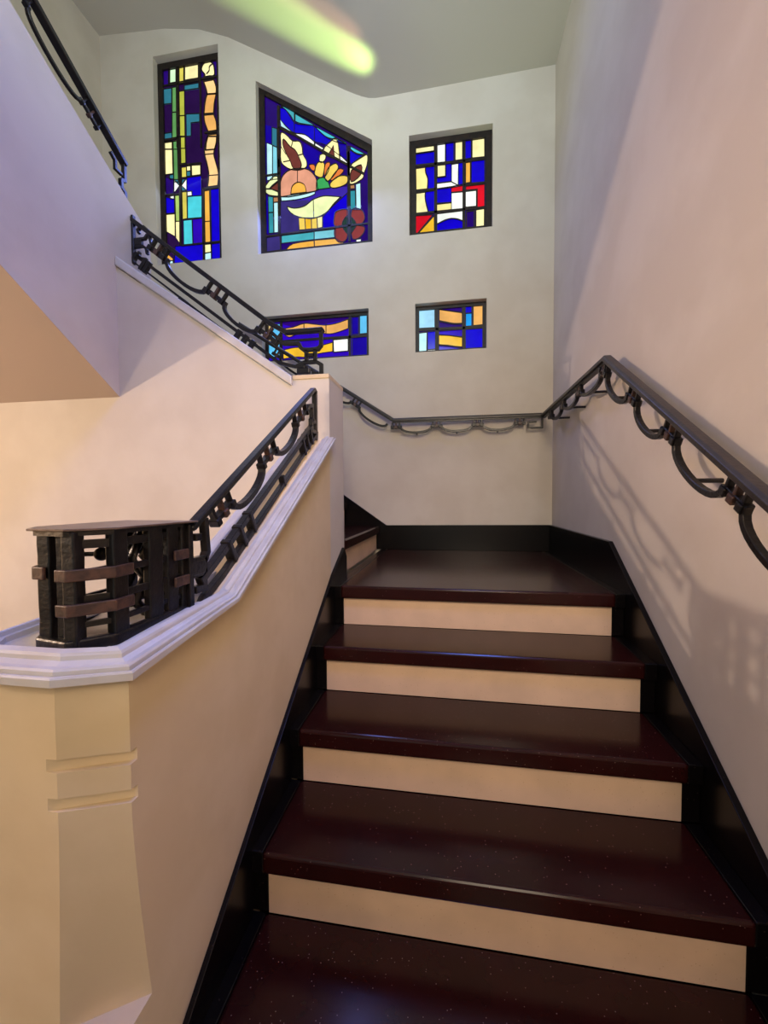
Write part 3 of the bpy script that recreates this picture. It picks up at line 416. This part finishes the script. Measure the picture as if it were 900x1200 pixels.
# ------------------------------------------------------------ parapet of the first flight with its newel
par = thing('stair_parapet', (0,0,0), 'tan plaster parapet with pale stepped coping and chamfered grooved newel, left of the lower steps', 'parapet')
def zc(y):
    if y > -.86: return .650+y*(.650-.145)/.86
    return max(.1, .145+(y+.86)*(.045/.33))
def body(z):
    t = min(max((-.14-z)/.36, 0), 1)**1.3*.035
    return [(XL,-1.178+t),(-.148-t*.3,-1.217)]
zs = [-.9,-.52,-.505,-.503]+[-.5+.03*i for i in range(13)]+[-.122,-.1215,-.1,-.0995,-.056,-.0555,-.034,-.0335,.02,.06,.097]
cut = {-.1215,-.1,-.0555,-.034}
bm = B(); prev = None
for z in zs:
    (ax, ay), (bx, by) = body(z)
    if z in cut:      # groove: the chamfer lies deeper, so it bites a little into both neighbouring faces
        ay += .015; bx -= .020
    if z < -.504: ay, bx = -1.207, -.07
    loop = [(XL,-1.0),(ax,ay),(bx,-1.217),(-.325,-1.217),(-.352,-1.18),(-.35,-.86),(-.19,-.80)]
    r = [bm.verts.new((x, y, z if z < .09 else zc(y)+.003)) for x, y in loop]
    if prev:
        for i in range(len(r)): bm.faces.new((prev[i], prev[(i+1)%len(r)], r[(i+1)%len(r)], r[i]))
    else: bm.faces.new(r[::-1])
    prev = r
bm.faces.new(prev)
bmesh.ops.triangulate(bm, faces=[f for f in bm.faces if len(f.verts) > 4])
obj('newel', bm, M['plaster_tan'], par, smooth=11)
bm = B()
prism(bm, [(XL,0,ZF),(XL,0,.655),(XL,-.86,.15),(XL,-1.0,.130),(XL,-1.0,ZF)], (-.145,0,0))
obj('panel', bm, M['plaster_tan'], par)
# moulded coping: rings inset from the outline
def outline(d):
    return [(-.018-d,.006),(-.018-d,-.86+d*.2),(-.018-d,-1.199+d*.4),(-.126-d*.4,-1.244+d),(-.325+d*.4,-1.244+d),(-.378+d,-1.18+d*.4),(-.378+d,-.86),(-.215+d,-.79+d*.3),(-.215+d,.006)]
steps = [(.024,-.002),(0,0),(0,.008),(.002,.0095),(.0055,.009),(.006,.0055),(.0085,.0055),(.009,.012),(.012,.0135),(.020,.0125),(.030,.0135),(.0305,.018),(.033,.0205),(.043,.021),(.046,.019),(.047,.013),(.060,.011),(.061,.004),(.084,.001)]
bm = B(); prev = None; rr_ = []
for d, h in steps:
    r = []; rr_.append(r)
    for x, y in outline(d):
        lv = min(max((-.9-y)/.22, 0), 1)
        r.append(bm.verts.new((x, y, zc(y)+h*(1+.5*lv)+d*.34*lv)))
    if prev:
        for i in range(len(r)): bm.faces.new((prev[i], prev[(i+1)%len(r)], r[(i+1)%len(r)], r[i]))
    prev = r
bm.faces.new([q[0] for q in rr_]+[q[-1] for q in rr_[::-1]])
n_ = len(prev)
o_ = prev
bm.faces.new((o_[0], o_[1], o_[7], o_[8])); bm.faces.new((o_[1], o_[2], o_[3], o_[4], o_[5], o_[6], o_[7]))
obj('coping', bm, M['coping'], par)

# pier ending the second parapet and the coping of the second flight
par2 = thing('upper_parapet', (0,0,0), 'pale sloping coping and flat pier cap under the middle railing', 'parapet')
bm = B(); prism(bm, [(-.216,-.012,.900),(-.216,-.012,.944),(-1.098,-.012,1.562),(-1.098,-.012,1.515)], (0,.25,0))
obj('coping', bm, M['coping'], par2, bevel=.006)
bm = B(); prism(bm, [(XL+.001,-.004,.928),(XL+.001,-.004,.948),(-.216,-.004,.948),(-.216,-.004,.928)], (0,.241,0))
obj('pier_cap', bm, M['plaster_tan'], par2, bevel=.003)

# ------------------------------------------------------------ third flight: fascia panel, soffit
S3 = .655
yy = -3.3
def z3(y, z0): return z0 - S3*y
zt = lambda y: 1.94-.605*y
bm = B()
prism(bm, [(-1.1,yy,z3(yy,.893)),(-1.1,0,.893),(-1.1,0,1.51),(-1.1,.235,1.56),(-1.1,.235,1.80),(-1.1,.06,1.90),(-1.1,yy,zt(yy))], (-.2,0,0))
tag(obj('wall_balustrade', bm, M['plaster']), 'pale lilac-lit balustrade wall of the third flight at upper left', kind='structure')
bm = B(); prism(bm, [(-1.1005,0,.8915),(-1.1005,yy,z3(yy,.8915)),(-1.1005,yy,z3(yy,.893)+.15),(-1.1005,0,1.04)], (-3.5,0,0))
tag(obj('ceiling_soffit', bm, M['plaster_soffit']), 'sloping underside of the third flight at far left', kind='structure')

# ------------------------------------------------------------ ornamental iron railings
def frame2(o, s, p):
    """map (along rail, away from rail) to a point; s and p are unit vectors"""
    o, s, p = V(o), V(s).normalized(), V(p).normalized()
    return lambda a, b: o + s*a + p*b
def arc_pts(f, a0, a1, b0, depth, n=14):
    r = []
    for i in range(n+1):
        t = i/n; th = math.pi*t
        u = (a0+a1)/2 - (a1-a0)/2*math.cos(th)
        r.append(f(u, b0+depth*(math.sin(th)**.75)))
    return r
def part_strip(name, parent, segs, n, w, d, m, bevel=.0015):
    for s in segs:
        bm = B(); strip(bm, s, n, w, d); o = obj(name, bm, m, parent, bevel=bevel, seg=1)
    return o
def collar_group(parent, f, n, a0, a1, b0, b1, cnt=3, bar=.010, dep=.014, lump=1.0):
    """short posts tied by a lower bar, each wrapped with a collar; the middle one is worn brown"""
    g = part_strip('collar_group', parent, [[f(a0-.006,b1), f(a1+.006,b1)]], n, bar*1.3, dep, M['iron'])
    for i in range(cnt):
        a = a0+(a1-a0)*i/(cnt-1)
        bm = B(); strip(bm, [f(a,b0-.004), f(a,b1+bar*.9)], n, bar*.85, dep)
        strip(bm, [f(a-bar*.85*lump,b1+bar*.35), f(a+bar*.85*lump,b1+bar*.35)], n, bar*1.7, dep*1.6)
        obj('collar', bm, M['brown_iron'] if i == cnt//2 else M['iron'], g, bevel=.003)
    return g

# --- railing on the first parapet
r1 = thing('stair_railing', (0,0,0), 'black iron railing with two hanging arcs on the lower parapet, blue light on its top', 'railing', None)
n1 = (1,0,0); X1 = -.100
th = math.atan(.619); L1 = .862/math.cos(th)
f1 = frame2((X1,-.922,.3335), (0,math.cos(th),math.sin(th)), (0,math.sin(th),-math.cos(th)))
v1 = lambda y, z: V((X1, .975*y-.0445+.02*max(0,(y+.2)/.2), .975*z+.0098))
part_strip('handrail', r1, [[f1(-.012,.003), f1(L1,.003), v1(-.008,.868)]], n1, .015, .026, M['iron'], .003)
part_strip('rail_web', r1, [[f1(0,.012), f1(L1-.01,.012)]], n1, .007, .016, M['iron'])
c = .975/math.cos(th)
G1 = [(.075*c,.150*c),(.345*c,.445*c),(.645*c,.760*c)]
for a0, a1 in G1: collar_group(r1, f1, n1, a0, a1, .014, .048, bar=.012, dep=.018)
for a0, a1 in ((.150*c,.345*c),(.445*c,.645*c)):
    part_strip('hanging_arc', r1, [arc_pts(f1, a0+.004, a1-.002, .045, .048)], n1, .017, .020, M['iron'])
part_strip('lower_bar', r1, [[v1(-.872,.192), f1(.045,.133), f1(.79*c,.127)]], n1, .018, .020, M['iron'])
part_strip('bottom_bar', r1, [[v1(-.915,.132), v1(-.88,.136), f1(.05,.185), f1(.82*c,.180), v1(-.008,.66)]], n1, .018, .018, M['iron'])
for k, (a0, a1) in enumerate(((.085*c,.205*c),(.66*c,.75*c))):
    g = None
    for i in range(3):
        a = a0+(a1-a0)*i/2
        bm = B(); strip(bm, [f1(a,.120), f1(a,.190)], n1, .016, .028)
        obj('lower_collar', bm, M['iron'], r1, bevel=.003)
bm = B(); strip(bm, [f1(.445*c,.150), f1(.445*c,.192)], n1, .016, .022); obj('lower_clip', bm, M['iron'], r1, bevel=.003)
part_strip('end_post', r1, [[v1(-.915,.128), v1(-.915,.335)]], n1, .016, .022, M['iron'])
part_strip('scroll', r1, [[v1(-.893,.302), v1(-.868,.302)], [f1(.05,.014), v1(-.848,.33), v1(-.842,.262), v1(-.858,.238), v1(-.858,.176), v1(-.895,.176)],
                          [v1(-.918,.246), v1(-.85,.246)], [v1(-.918,.215), v1(-.85,.215)]], n1, .017, .018, M['iron'])
bm = B(); box(bm, X1-.010, X1+.010, -.935, -.880, .216, .25); obj('scroll_block', bm, M['iron'], r1, bevel=.003)
part_strip('end_post', r1, [[v1(-.012,.655), v1(-.012,.872)]], n1, .020, .020, M['iron'])
part_strip('scroll', r1, [[f1(.76*c,.05), f1(.80*c,.042), v1(-.055,.80), v1(-.048,.745), v1(-.06,.735), v1(-.06,.69), v1(-.015,.69)], [v1(-.06,.735), v1(-.012,.735)]], n1, .017, .018, M['iron'])

# --- openwork lantern newel on the lower end of the parapet
cg = thing('newel_cage', (0,0,0), 'black iron openwork newel cage with flat top plate and brown straps, at left', 'newel')
CP = [(-.106,-.935),(-.104,-1.140),(-.146,-1.190),(-.213,-1.178),(-.240,-1.14),(-.240,-.935)]
def ins(P, d):
    cx = sum(p[0] for p in P)/len(P); cy = -1.07
    return [(p[0]-d*(1 if p[0] > cx else -1), p[1]-d*(1 if p[1] > cy else -1)) for p in P]
def loopstrip(bm, z, w, d, P=CP): strip(bm, [(x, y, z) for x, y in P], (0,0,1), d, w, closed=True)
bm = B(); loopstrip(bm, .143, .026, .018); obj('base_ring', bm, M['iron'], cg, bevel=.004)
PL = [(-.082,-.92),(-.090,-1.140),(-.140,-1.200),(-.222,-1.192),(-.268,-1.135),(-.268,-.92)]
bm = B(); prism(bm, [(x, y, .3405) for x, y in PL], (0,0,.004)); obj('top_plate', bm, M['plate'], cg, bevel=.001)
bm = B(); loopstrip(bm, .336, .008, .014); obj('top_ring', bm, M['iron'], cg)
def upright(x, y, wx, wy, name='upright'):
    bm = B(); q = [(x-wx/2,y-wy/2),(x+wx/2,y-wy/2),(x+wx/2,y+wy/2),(x-wx/2,y+wy/2)]
    n_ = 9; prev = None
    for i in range(n_+1):
        z = .14+(.34-.14)*i/n_; j = (random.random()-.5)*.0009
        r = [bm.verts.new((a+j, b_+j, z)) for a, b_ in q]
        if prev:
            for m in range(4): bm.faces.new((prev[m], prev[(m+1)%4], r[(m+1)%4], r[m]))
        else: bm.faces.new(r[::-1])
        prev = r
    bm.faces.new(prev); return obj(name, bm, M['iron'], cg, bevel=.003)
for x, y, wx, wy in ((-.143,-1.180,.026,.022),(-.170,-1.172,.024,.012),(-.203,-1.172,.026,.018),(-.106,-1.128,.018,.034),(-.107,-1.036,.016,.040),(-.107,-.985,.016,.034),(-.107,-.945,.018,.026),
                     (-.236,-1.128,.016,.022),(-.238,-.98,.016,.024),(-.238,-.944,.016,.022),(-.175,-.94,.03,.014)): upright(x, y, wx, wy)
for z, t in ((.317,.015),(.268,.012),(.222,.013),(.178,.010)):
    bm = B(); strip(bm, [(-.106,-.94,z),(-.105,-1.138,z),(-.142,-1.182,z)], (0,0,1), .008, t); obj('side_bar', bm, M['iron'], cg, bevel=.001)
for z, t in ((.300,.006),(.250,.006),(.200,.006)):
    bm = B(); strip(bm, [(-.238,-.94,z),(-.238,-1.136,z),(-.213,-1.172,z)], (0,0,1), .007, t); obj('side_bar', bm, M['iron'], cg, bevel=.001)
for z in (.266,.207):
    bm = B(); strip(bm, [(-.094,-1.105,z),(-.094,-1.146,z),(-.138,-1.198,z),(-.162,-1.196,z)], (0,0,1), .006, .021); obj('strap', bm, M['brown_iron'], cg, bevel=.002)
bm = B(); strip(bm, [(-.192,-1.188,.268),(-.216,-1.186,.268),(-.228,-1.170,.268)], (0,0,1), .006, .022); obj('strap', bm, M['brown_iron'], cg, bevel=.002)
for z in (.272,.214):
    bm = B(); strip(bm, [(-.093,-.93,z),(-.093,-.99,z)], (0,0,1), .006, .022); obj('strap', bm, M['brown_iron'], cg, bevel=.002)
for z in (.288,.190):
    for y in (-1.10,-1.00):
        bm = B(); tube(bm, [(-.236,y,z),(-.110,y,z+.004)], .0045); rod = obj('cross_rod', bm, M['iron'], cg)
        bm = B(); ball(bm, (-.165,y,z+.002), .013); obj('ball', bm, M['iron'], rod, smooth=True)
for dx, dy in ((0,0),(-.045,-.02),(.02,-.06)):
    bm = B(); tube(bm, [(-.15+dx,-.96+dy,.15),(-.15+dx,-1.00+dy,.19),(-.15+dx,-.97+dy,.235),(-.15+dx,-1.01+dy,.275),(-.15+dx,-.97+dy,.33)], .011)
    obj('inner_scroll', bm, M['iron'], cg, smooth=True)

# --- railing on the second parapet
Y2 = .11; n2 = (0,-1,0); th2 = math.atan(.778)
f2 = frame2((-1.105,Y2,1.815), (math.cos(th2),0,-math.sin(th2)), (-math.sin(th2),0,-math.cos(th2)))
c2 = 1/math.cos(th2)
r2 = thing('stair_railing', (0,0,0), 'black iron railing with scrolled ends on the sloping wall below the tall windows', 'railing')
v2 = lambda x, z: V((x, Y2, z))
part_strip('handrail', r2, [[f2(-.005,.006), f2(.735*c2,.006), v2(-.285,1.187), v2(-.105,1.187)]], n2, .021, .028, M['iron'], .003)
part_strip('end_post', r2, [[v2(-1.098,1.825), v2(-1.098,1.585)]], n2, .019, .02, M['iron'])
part_strip('scroll', r2, [[v2(-1.062,1.733),v2(-1.068,1.750),v2(-1.055,1.763),v2(-1.033,1.762),v2(-1.014,1.745),f2(.15*c2,.055)],
                          [v2(-1.10,1.704),v2(-1.03,1.704),v2(-1.014,1.722)],
                          [v2(-1.10,1.668),v2(-1.042,1.668),v2(-1.024,1.655),v2(-1.018,1.625)], [v2(-1.062,1.643),v2(-1.067,1.622),v2(-1.05,1.607),v2(-1.02,1.60)]], n2, .0125, .016, M['iron'])
bm = B(); box(bm, -1.085, -1.045, Y2-.01, Y2+.01, 1.672, 1.70); obj('scroll_block', bm, M['iron'], r2, bevel=.003)
G2 = [(.145*c2,.215*c2),(.445*c2,.525*c2),(.715*c2,.80*c2)]
for a0, a1 in G2: collar_group(r2, f2, n2, a0, a1, .018, .058, bar=.015, dep=.02)
for a0, a1 in ((.235*c2,.445*c2),(.54*c2,.715*c2)):
    part_strip('hanging_arc', r2, [arc_pts(f2, a0, a1, .05, .055)], n2, .017, .018, M['iron'])
part_strip('lower_bar', r2, [[f2(.10*c2,.136), f2(.86*c2,.128), v2(-.24,1.022), v2(-.20,1.022)]], n2, .016, .016, M['iron'])
part_strip('bottom_bar', r2, [[v2(-1.09,1.62), f2(.06*c2,.168), f2(.86*c2,.168), v2(-.26,.965)]], n2, .016, .016, M['iron'])
for a in (.065,.095,.145,.165): 
    bm = B(); strip(bm, [f2((a+.01)*c2,.118), f2((a+.01)*c2,.182)], n2, .02, .022); obj('lower_collar', bm, M['iron'], r2, bevel=.003)
for a in (.655,.69,.725):
    bm = B(); strip(bm, [f2(a*c2,.116), f2(a*c2,.182)], n2, .022, .022); obj('lower_collar', bm, M['iron'], r2, bevel=.003)
bm = B(); strip(bm, [f2(.385*c2,.162), f2(.385*c2,.186)], n2, .05, .022); obj('lower_clip', bm, M['iron'], r2, bevel=.003)
part_strip('scroll', r2, [[v2(-.10,1.187),v2(-.115,1.18),v2(-.115,1.115),v2(-.13,1.098),v2(-.20,1.098),v2(-.215,1.11),v2(-.225,1.13),v2(-.30,1.135),v2(-.36,1.19)],
    [v2(-.188,1.098),v2(-.188,1.04)],[v2(-.145,1.098),v2(-.145,1.04)],[v2(-.188,1.072),v2(-.145,1.072)],
    [v2(-.24,1.022),v2(-.20,1.04),v2(-.14,1.04),v2(-.115,1.025),v2(-.115,.95)],[v2(-.135,.95),v2(-.135,.985),v2(-.16,.99)]], n2, .017, .018, M['iron'])
bm = B(); box(bm, -.235, -.17, Y2-.012, Y2+.012, .985, 1.015); obj('scroll_block', bm, M['iron'], r2, bevel=.006)

# --- railing of the third flight (top left)
X3 = -1.18; n3 = (1,0,0); s3 = .62; th3 = math.atan(s3)
f3 = frame2((X3,.157,2.128), (0,-math.cos(th3),math.sin(th3)), (0,-math.sin(th3),-math.cos(th3)))
r3 = thing('stair_railing', (0,0,0), 'black iron railing running up out of view on the upper flight at top left', 'railing')
part_strip('handrail', r3, [[f3(-.01,0), f3(2.6,0)]], n3, .022, .036, M['iron'], .003)
part_strip('lower_bar', r3, [[f3(.06,.20), f3(2.6,.20)]], n3, .016, .018, M['iron'])
k = 0
for i in range(6):
    a0 = .16+i*.38
    collar_group(r3, f3, n3, a0, a0+.09, .012, .05)
    part_strip('hanging_arc', r3, [arc_pts(f3, a0+.1, a0+.37, .048, .05)], n3, .013, .016, M['iron'])
part_strip('end_post', r3, [[(X3,.157,2.135),(X3,.157,2.04),(X3,.135,2.03),(X3,.135,1.99),(X3,.157,1.98),(X3,.157,1.90)]], n3, .017, .02, M['iron'])
part_strip('scroll', r3, [[(X3,.14,2.06),(X3,.10,2.06),(X3,.10,2.10),(X3,.07,2.12)],[(X3,.13,1.985),(X3,.10,1.985),(X3,.08,1.96)]], n3, .014, .016, M['iron'])

# --- wall handrail round the landing
YW = YB-.072; XW = XR-.075
hr = thing('wall_handrail', (0,0,0), 'worn dark handrail with hanging iron arcs fixed to the back and right walls', 'handrail')
ZT = .985
def prof_sweep(bm, pts, hw, z0, z1, rnd=.0):
    """rail cross-section swept along a path whose corners are mitred in plan; heights stay vertical"""
    P = [V(p) for p in pts]; rings = []
    pr = [(-hw,z0),(hw,z0),(hw,z1-rnd),(hw-rnd,z1),(-hw+rnd,z1),(-hw,z1-rnd)] if rnd else [(-hw,z0),(hw,z0),(hw,z1),(-hw,z1)]
    for i in range(len(P)):
        d0 = P[i]-P[i-1] if i else P[1]-P[0]; d1 = P[i+1]-P[i] if i < len(P)-1 else d0
        h0 = V((d0.x,d0.y,0)).normalized(); h1 = V((d1.x,d1.y,0)).normalized()
        s0 = V((h0.y,-h0.x,0)); s1 = V((h1.y,-h1.x,0)); s = (s0+s1).normalized(); s = s/max(s.dot(s0), .4)
        rings.append([bm.verts.new(P[i]+s*u+V((0,0,v))) for u, v in pr])
    for x, y in zip(rings, rings[1:]):
        for j in range(len(pr)): bm.faces.new((x[j], x[(j+1)%len(pr)], y[(j+1)%len(pr)], y[j]))
    bm.faces.new(rings[0][::-1]); bm.faces.new(rings[-1])
SW = .645
path = [(-1.15,YW,ZT+.652*1.22),(.07,YW,ZT),(XW,YW,ZT),(XW,.085,ZT),(XW,-1.5,ZT-SW*1.585)]
bm = B(); prof_sweep(bm, path, .021, -.024, 0, .008); obj('handrail', bm, M['rail_top'], hr, bevel=.002)
bm = B(); prof_sweep(bm, path, .012, -.033, -.0242); obj('rail_web', bm, M['iron'], hr)
def swags(f, n, gs, width, depth=.05, last=True, nohook=False, hv=None, cnt=3):
    for i, a in enumerate(gs):
        collar_group(hr, f, n, a-width/2, a+width/2, .032, .062, cnt=cnt, bar=.0135, dep=.018)
        if i < len(gs)-1:
            a1 = gs[i+1]
            part_strip('hanging_arc', hr, [arc_pts(f, a+width/2+.008, a1-width/2-.008, .057, depth)], n, .0165, .018, M['iron'])
            if hv is not None:
                m_ = f((a+a1)/2, .058+depth); bm = B(); tube(bm, [m_, m_+V(hv)], .0065, 8); obj('wall_bracket', bm, M['iron'], hr)
fb = frame2((0,YW,ZT), (1,0,0), (0,0,-1)); hb = (0,.0715,0)
swags(fb, (0,-1,0), [.085,.385,.678,.972], .055, .052, hv=hb)
part_strip('scroll', hr, [[(XW-.012,YW,.952),(XW-.012,YW,.884),(1.03,YW,.884),(1.03,YW,.925),(1.085,YW,.925)]], (0,-1,0), .012, .016, M['iron'])
th4 = math.atan(.652)
fu = frame2((.07,YW,ZT), (-math.cos(th4),0,math.sin(th4)), (-math.sin(th4),0,-math.cos(th4)))
swags(fu, (0,-1,0), [.31,.68,1.05], .06, .05, hv=hb)
part_strip('hanging_arc', hr, [arc_pts(fu, .02, .27, .058, .05)], (0,-1,0), .0165, .018, M['iron'])
fr = frame2((XW,0,ZT), (0,1,0), (0,0,-1)); hrv = (.0745,0,0)
swags(fr, (1,0,0), [.115,.455,.765,1.06], .05, .045, hv=hrv)
th5 = math.atan(SW)
fd = frame2((XW,.085,ZT), (0,-math.cos(th5),-math.sin(th5)), (0,math.sin(th5),-math.cos(th5)))
swags(fd, (1,0,0), [.01,.345,.655,1.0,1.33,1.66], .07, .062, hv=hrv)

# ------------------------------------------------------------ stained glass windows
WL = {1: 'tall stained glass window with an orange ribbon and blue and cream blocks, leftmost',
      2: 'slope-topped stained glass window with a bowl of fruit and leaves',
      3: 'squarish stained glass window with white, blue and red blocks, upper right',
      4: 'low wide stained glass window with two orange waves, partly behind the railing',
      5: 'small low stained glass window with orange bands and a large blue pane, lower right'}
YG = 1.405
for i, d in WD.items():
    op = OPEN[i]
    root = bpy.data.objects.new('window_%d' % i, None); C.objects.link(root); tag(root, WL[i], kind='structure')
    names = []; bm = B()
    def poly(pts, y, key):
        if key not in names: names.append(key)
        v_ = [bm.verts.new((x, y, z)) for x, z in pts]
        try:
            f_ = bm.faces.new(v_)
        except ValueError: return
        f_.material_index = names.index(key)
        if f_.normal.length == 0: f_.normal_update()
        if f_.calc_area() < 1e-7: bm.faces.remove(f_)
    poly(op, YG+.006, d['base'])
    lead = []
    for k, (key, pts, w_) in enumerate(d['p']):
        cl = [p for j, p in enumerate(pts) if j == 0 or (abs(p[0]-pts[j-1][0])+abs(p[1]-pts[j-1][1])) > 5e-4]
        if abs(cl[0][0]-cl[-1][0])+abs(cl[0][1]-cl[-1][1]) < 5e-4: cl = cl[:-1]
        poly(cl, YG+.0055-.00006*k, key)
        if w_ > 0: lead.append((cl, w_, True))
    bmesh.ops.triangulate(bm, faces=bm.faces)
    me = bpy.data.meshes.new('stained_glass'); bm.to_mesh(me); bm.free()
    for k_ in names: me.materials.append(M_G[k_])
    g_ = bpy.data.objects.new('stained_glass', me); C.objects.link(g_); g_.parent = root
    bm = B()
    for cl, w_, c_ in lead: strip(bm, [(x, YG-.001, z) for x, z in cl], (0,-1,0), w_, .006, closed=True)
    for pts, w_ in d['l']: w_ = w_*.8 if w_ > .01 else w_; strip(bm, [(x, YG-.002, z) for x, z in pts], (0,-1,0), w_, .009 if w_ > .01 else .007)
    obj('leading', bm, M['lead'], root)
    bm = B(); fw = .05 if i in (1, 2, 3) else .03
    cx = sum(p[0] for p in op)/4; cz = sum(p[1] for p in op)/4
    q = [(p[0]+(fw/2-.004)*(1 if p[0] < cx else -1), p[1]+(fw/2-.004)*(1 if p[1] < cz else -1)) for p in op]
    if i == 1: q = [(p[0], p[1]-(.012 if p[1] > 3 else .012)) for p in q]
    strip(bm, [(x, YG, z) for x, z in q], (0,-1,0), fw, .022, closed=True)
    obj('frame', bm, M['lead'], root)

# ------------------------------------------------------------ light
def area(name, loc, tgt, sx, sy, col, power, spread=180):
    l = bpy.data.lights.new(name, 'AREA'); l.shape = 'RECTANGLE'; l.size = sx; l.size_y = sy; l.color = col; l.energy = power; l.spread = math.radians(spread)
    o = bpy.data.objects.new(name, l); C.objects.link(o); o.location = loc
    o.rotation_euler = (V(tgt)-V(loc)).to_track_quat('-Z', 'Y').to_euler(); return o
def spot(name, loc, tgt, ang, col, power, blend=1, r=.01):
    l = bpy.data.lights.new(name, 'SPOT'); l.spot_size = math.radians(ang); l.spot_blend = blend; l.color = col; l.energy = power; l.shadow_soft_size = r
    o = bpy.data.objects.new(name, l); C.objects.link(o); o.location = loc
    o.rotation_euler = (V(tgt)-V(loc)).to_track_quat('-Z', 'Y').to_euler(); return o
def lamp(name, loc, e, col, r):
    l = bpy.data.lights.new(name, 'POINT'); l.color = col; l.energy = e; l.shadow_soft_size = r
    o = bpy.data.objects.new(name, l); C.objects.link(o); o.location = loc
lamp('hall_lamp', (-3.9,-2.2,1.0), 265, (1,.76,.60), .05)
lamp('stair_lamp', (-1.9,-1.38,.72), 11, (1,.76,.62), .045)
lamp('far_hall_fill', (-3.0,-4.6,1.0), 60, (1,.76,.60), .15)  # added warm fill that evens the light on the front wall
area('skylight', (.8,-1.5,3.7), (-.5,-.7,.5), .8, .8, (.16,.26,1), 19, 80)
area('upper_fill', (.1,-1.9,2.5), (-.35,1.25,3.6), .9, .6, (.80,.95,1), 27, 100)  # added cool fill in mid-air, lifts the upper back wall and ceiling
area('warm_fill', (1.0,-2.9,1.6), (.6,.8,.3), 1.0, 1.0, (1,.80,.58), 14, 66)  # added warm fill behind the camera for parapet, risers and back wall
area('window_daylight', (-.55,1.31,2.75), (-.5,-1.4,.2), .75, .7, (.22,.30,1), 27)
area('window_daylight', (-1.62,1.31,3.1), (-.9,-1.4,.2), .45, 1.4, (.5,.6,.9), 6)
spot('green_glint', (.95,1.30,2.42), (-.55,.98,3.61), 13, (.62,1,.25), 900, r=.03)
spot('orange_glint', (.95,1.30,2.42), (-.66,.74,3.67), 11, (1,.55,.3), 260, r=.03)
spot('pale_glint', (.5,1.15,1.5), (.85,.9,3.4), 50, (.8,1,.5), 16)
w = bpy.data.worlds.new('world'); SC.world = w; w.use_nodes = True
w.node_tree.nodes['Background'].inputs[0].default_value = (.86,.88,.80,1); w.node_tree.nodes['Background'].inputs[1].default_value = .50

# ------------------------------------------------------------ camera
f_px, yaw, pitch, roll = 480.96, .1625, -.0339, -.0054
cam = bpy.data.cameras.new('camera'); co = bpy.data.objects.new('camera', cam); C.objects.link(co)
cam.sensor_fit = 'HORIZONTAL'; cam.sensor_width = 36; cam.lens = 36*f_px/900; cam.clip_start = .02
fw_ = V((-math.sin(yaw)*math.cos(pitch), math.cos(yaw)*math.cos(pitch), math.sin(pitch)))
r_ = V((math.cos(yaw), math.sin(yaw), 0)); u_ = r_.cross(fw_)
r2_ = r_*math.cos(roll)+u_*math.sin(roll); u2_ = -r_*math.sin(roll)+u_*math.cos(roll)
from mathutils import Matrix
m_ = Matrix((r2_, u2_, -fw_)).transposed().to_4x4(); m_.translation = V((.4912,-1.7802,.3933))
co.matrix_world = m_
SC.camera = co
SC.view_settings.view_transform = 'Standard'; SC.view_settings.look = 'None'; SC.view_settings.exposure = 0; SC.view_settings.gamma = 1
SC.view_settings.use_curve_mapping = False
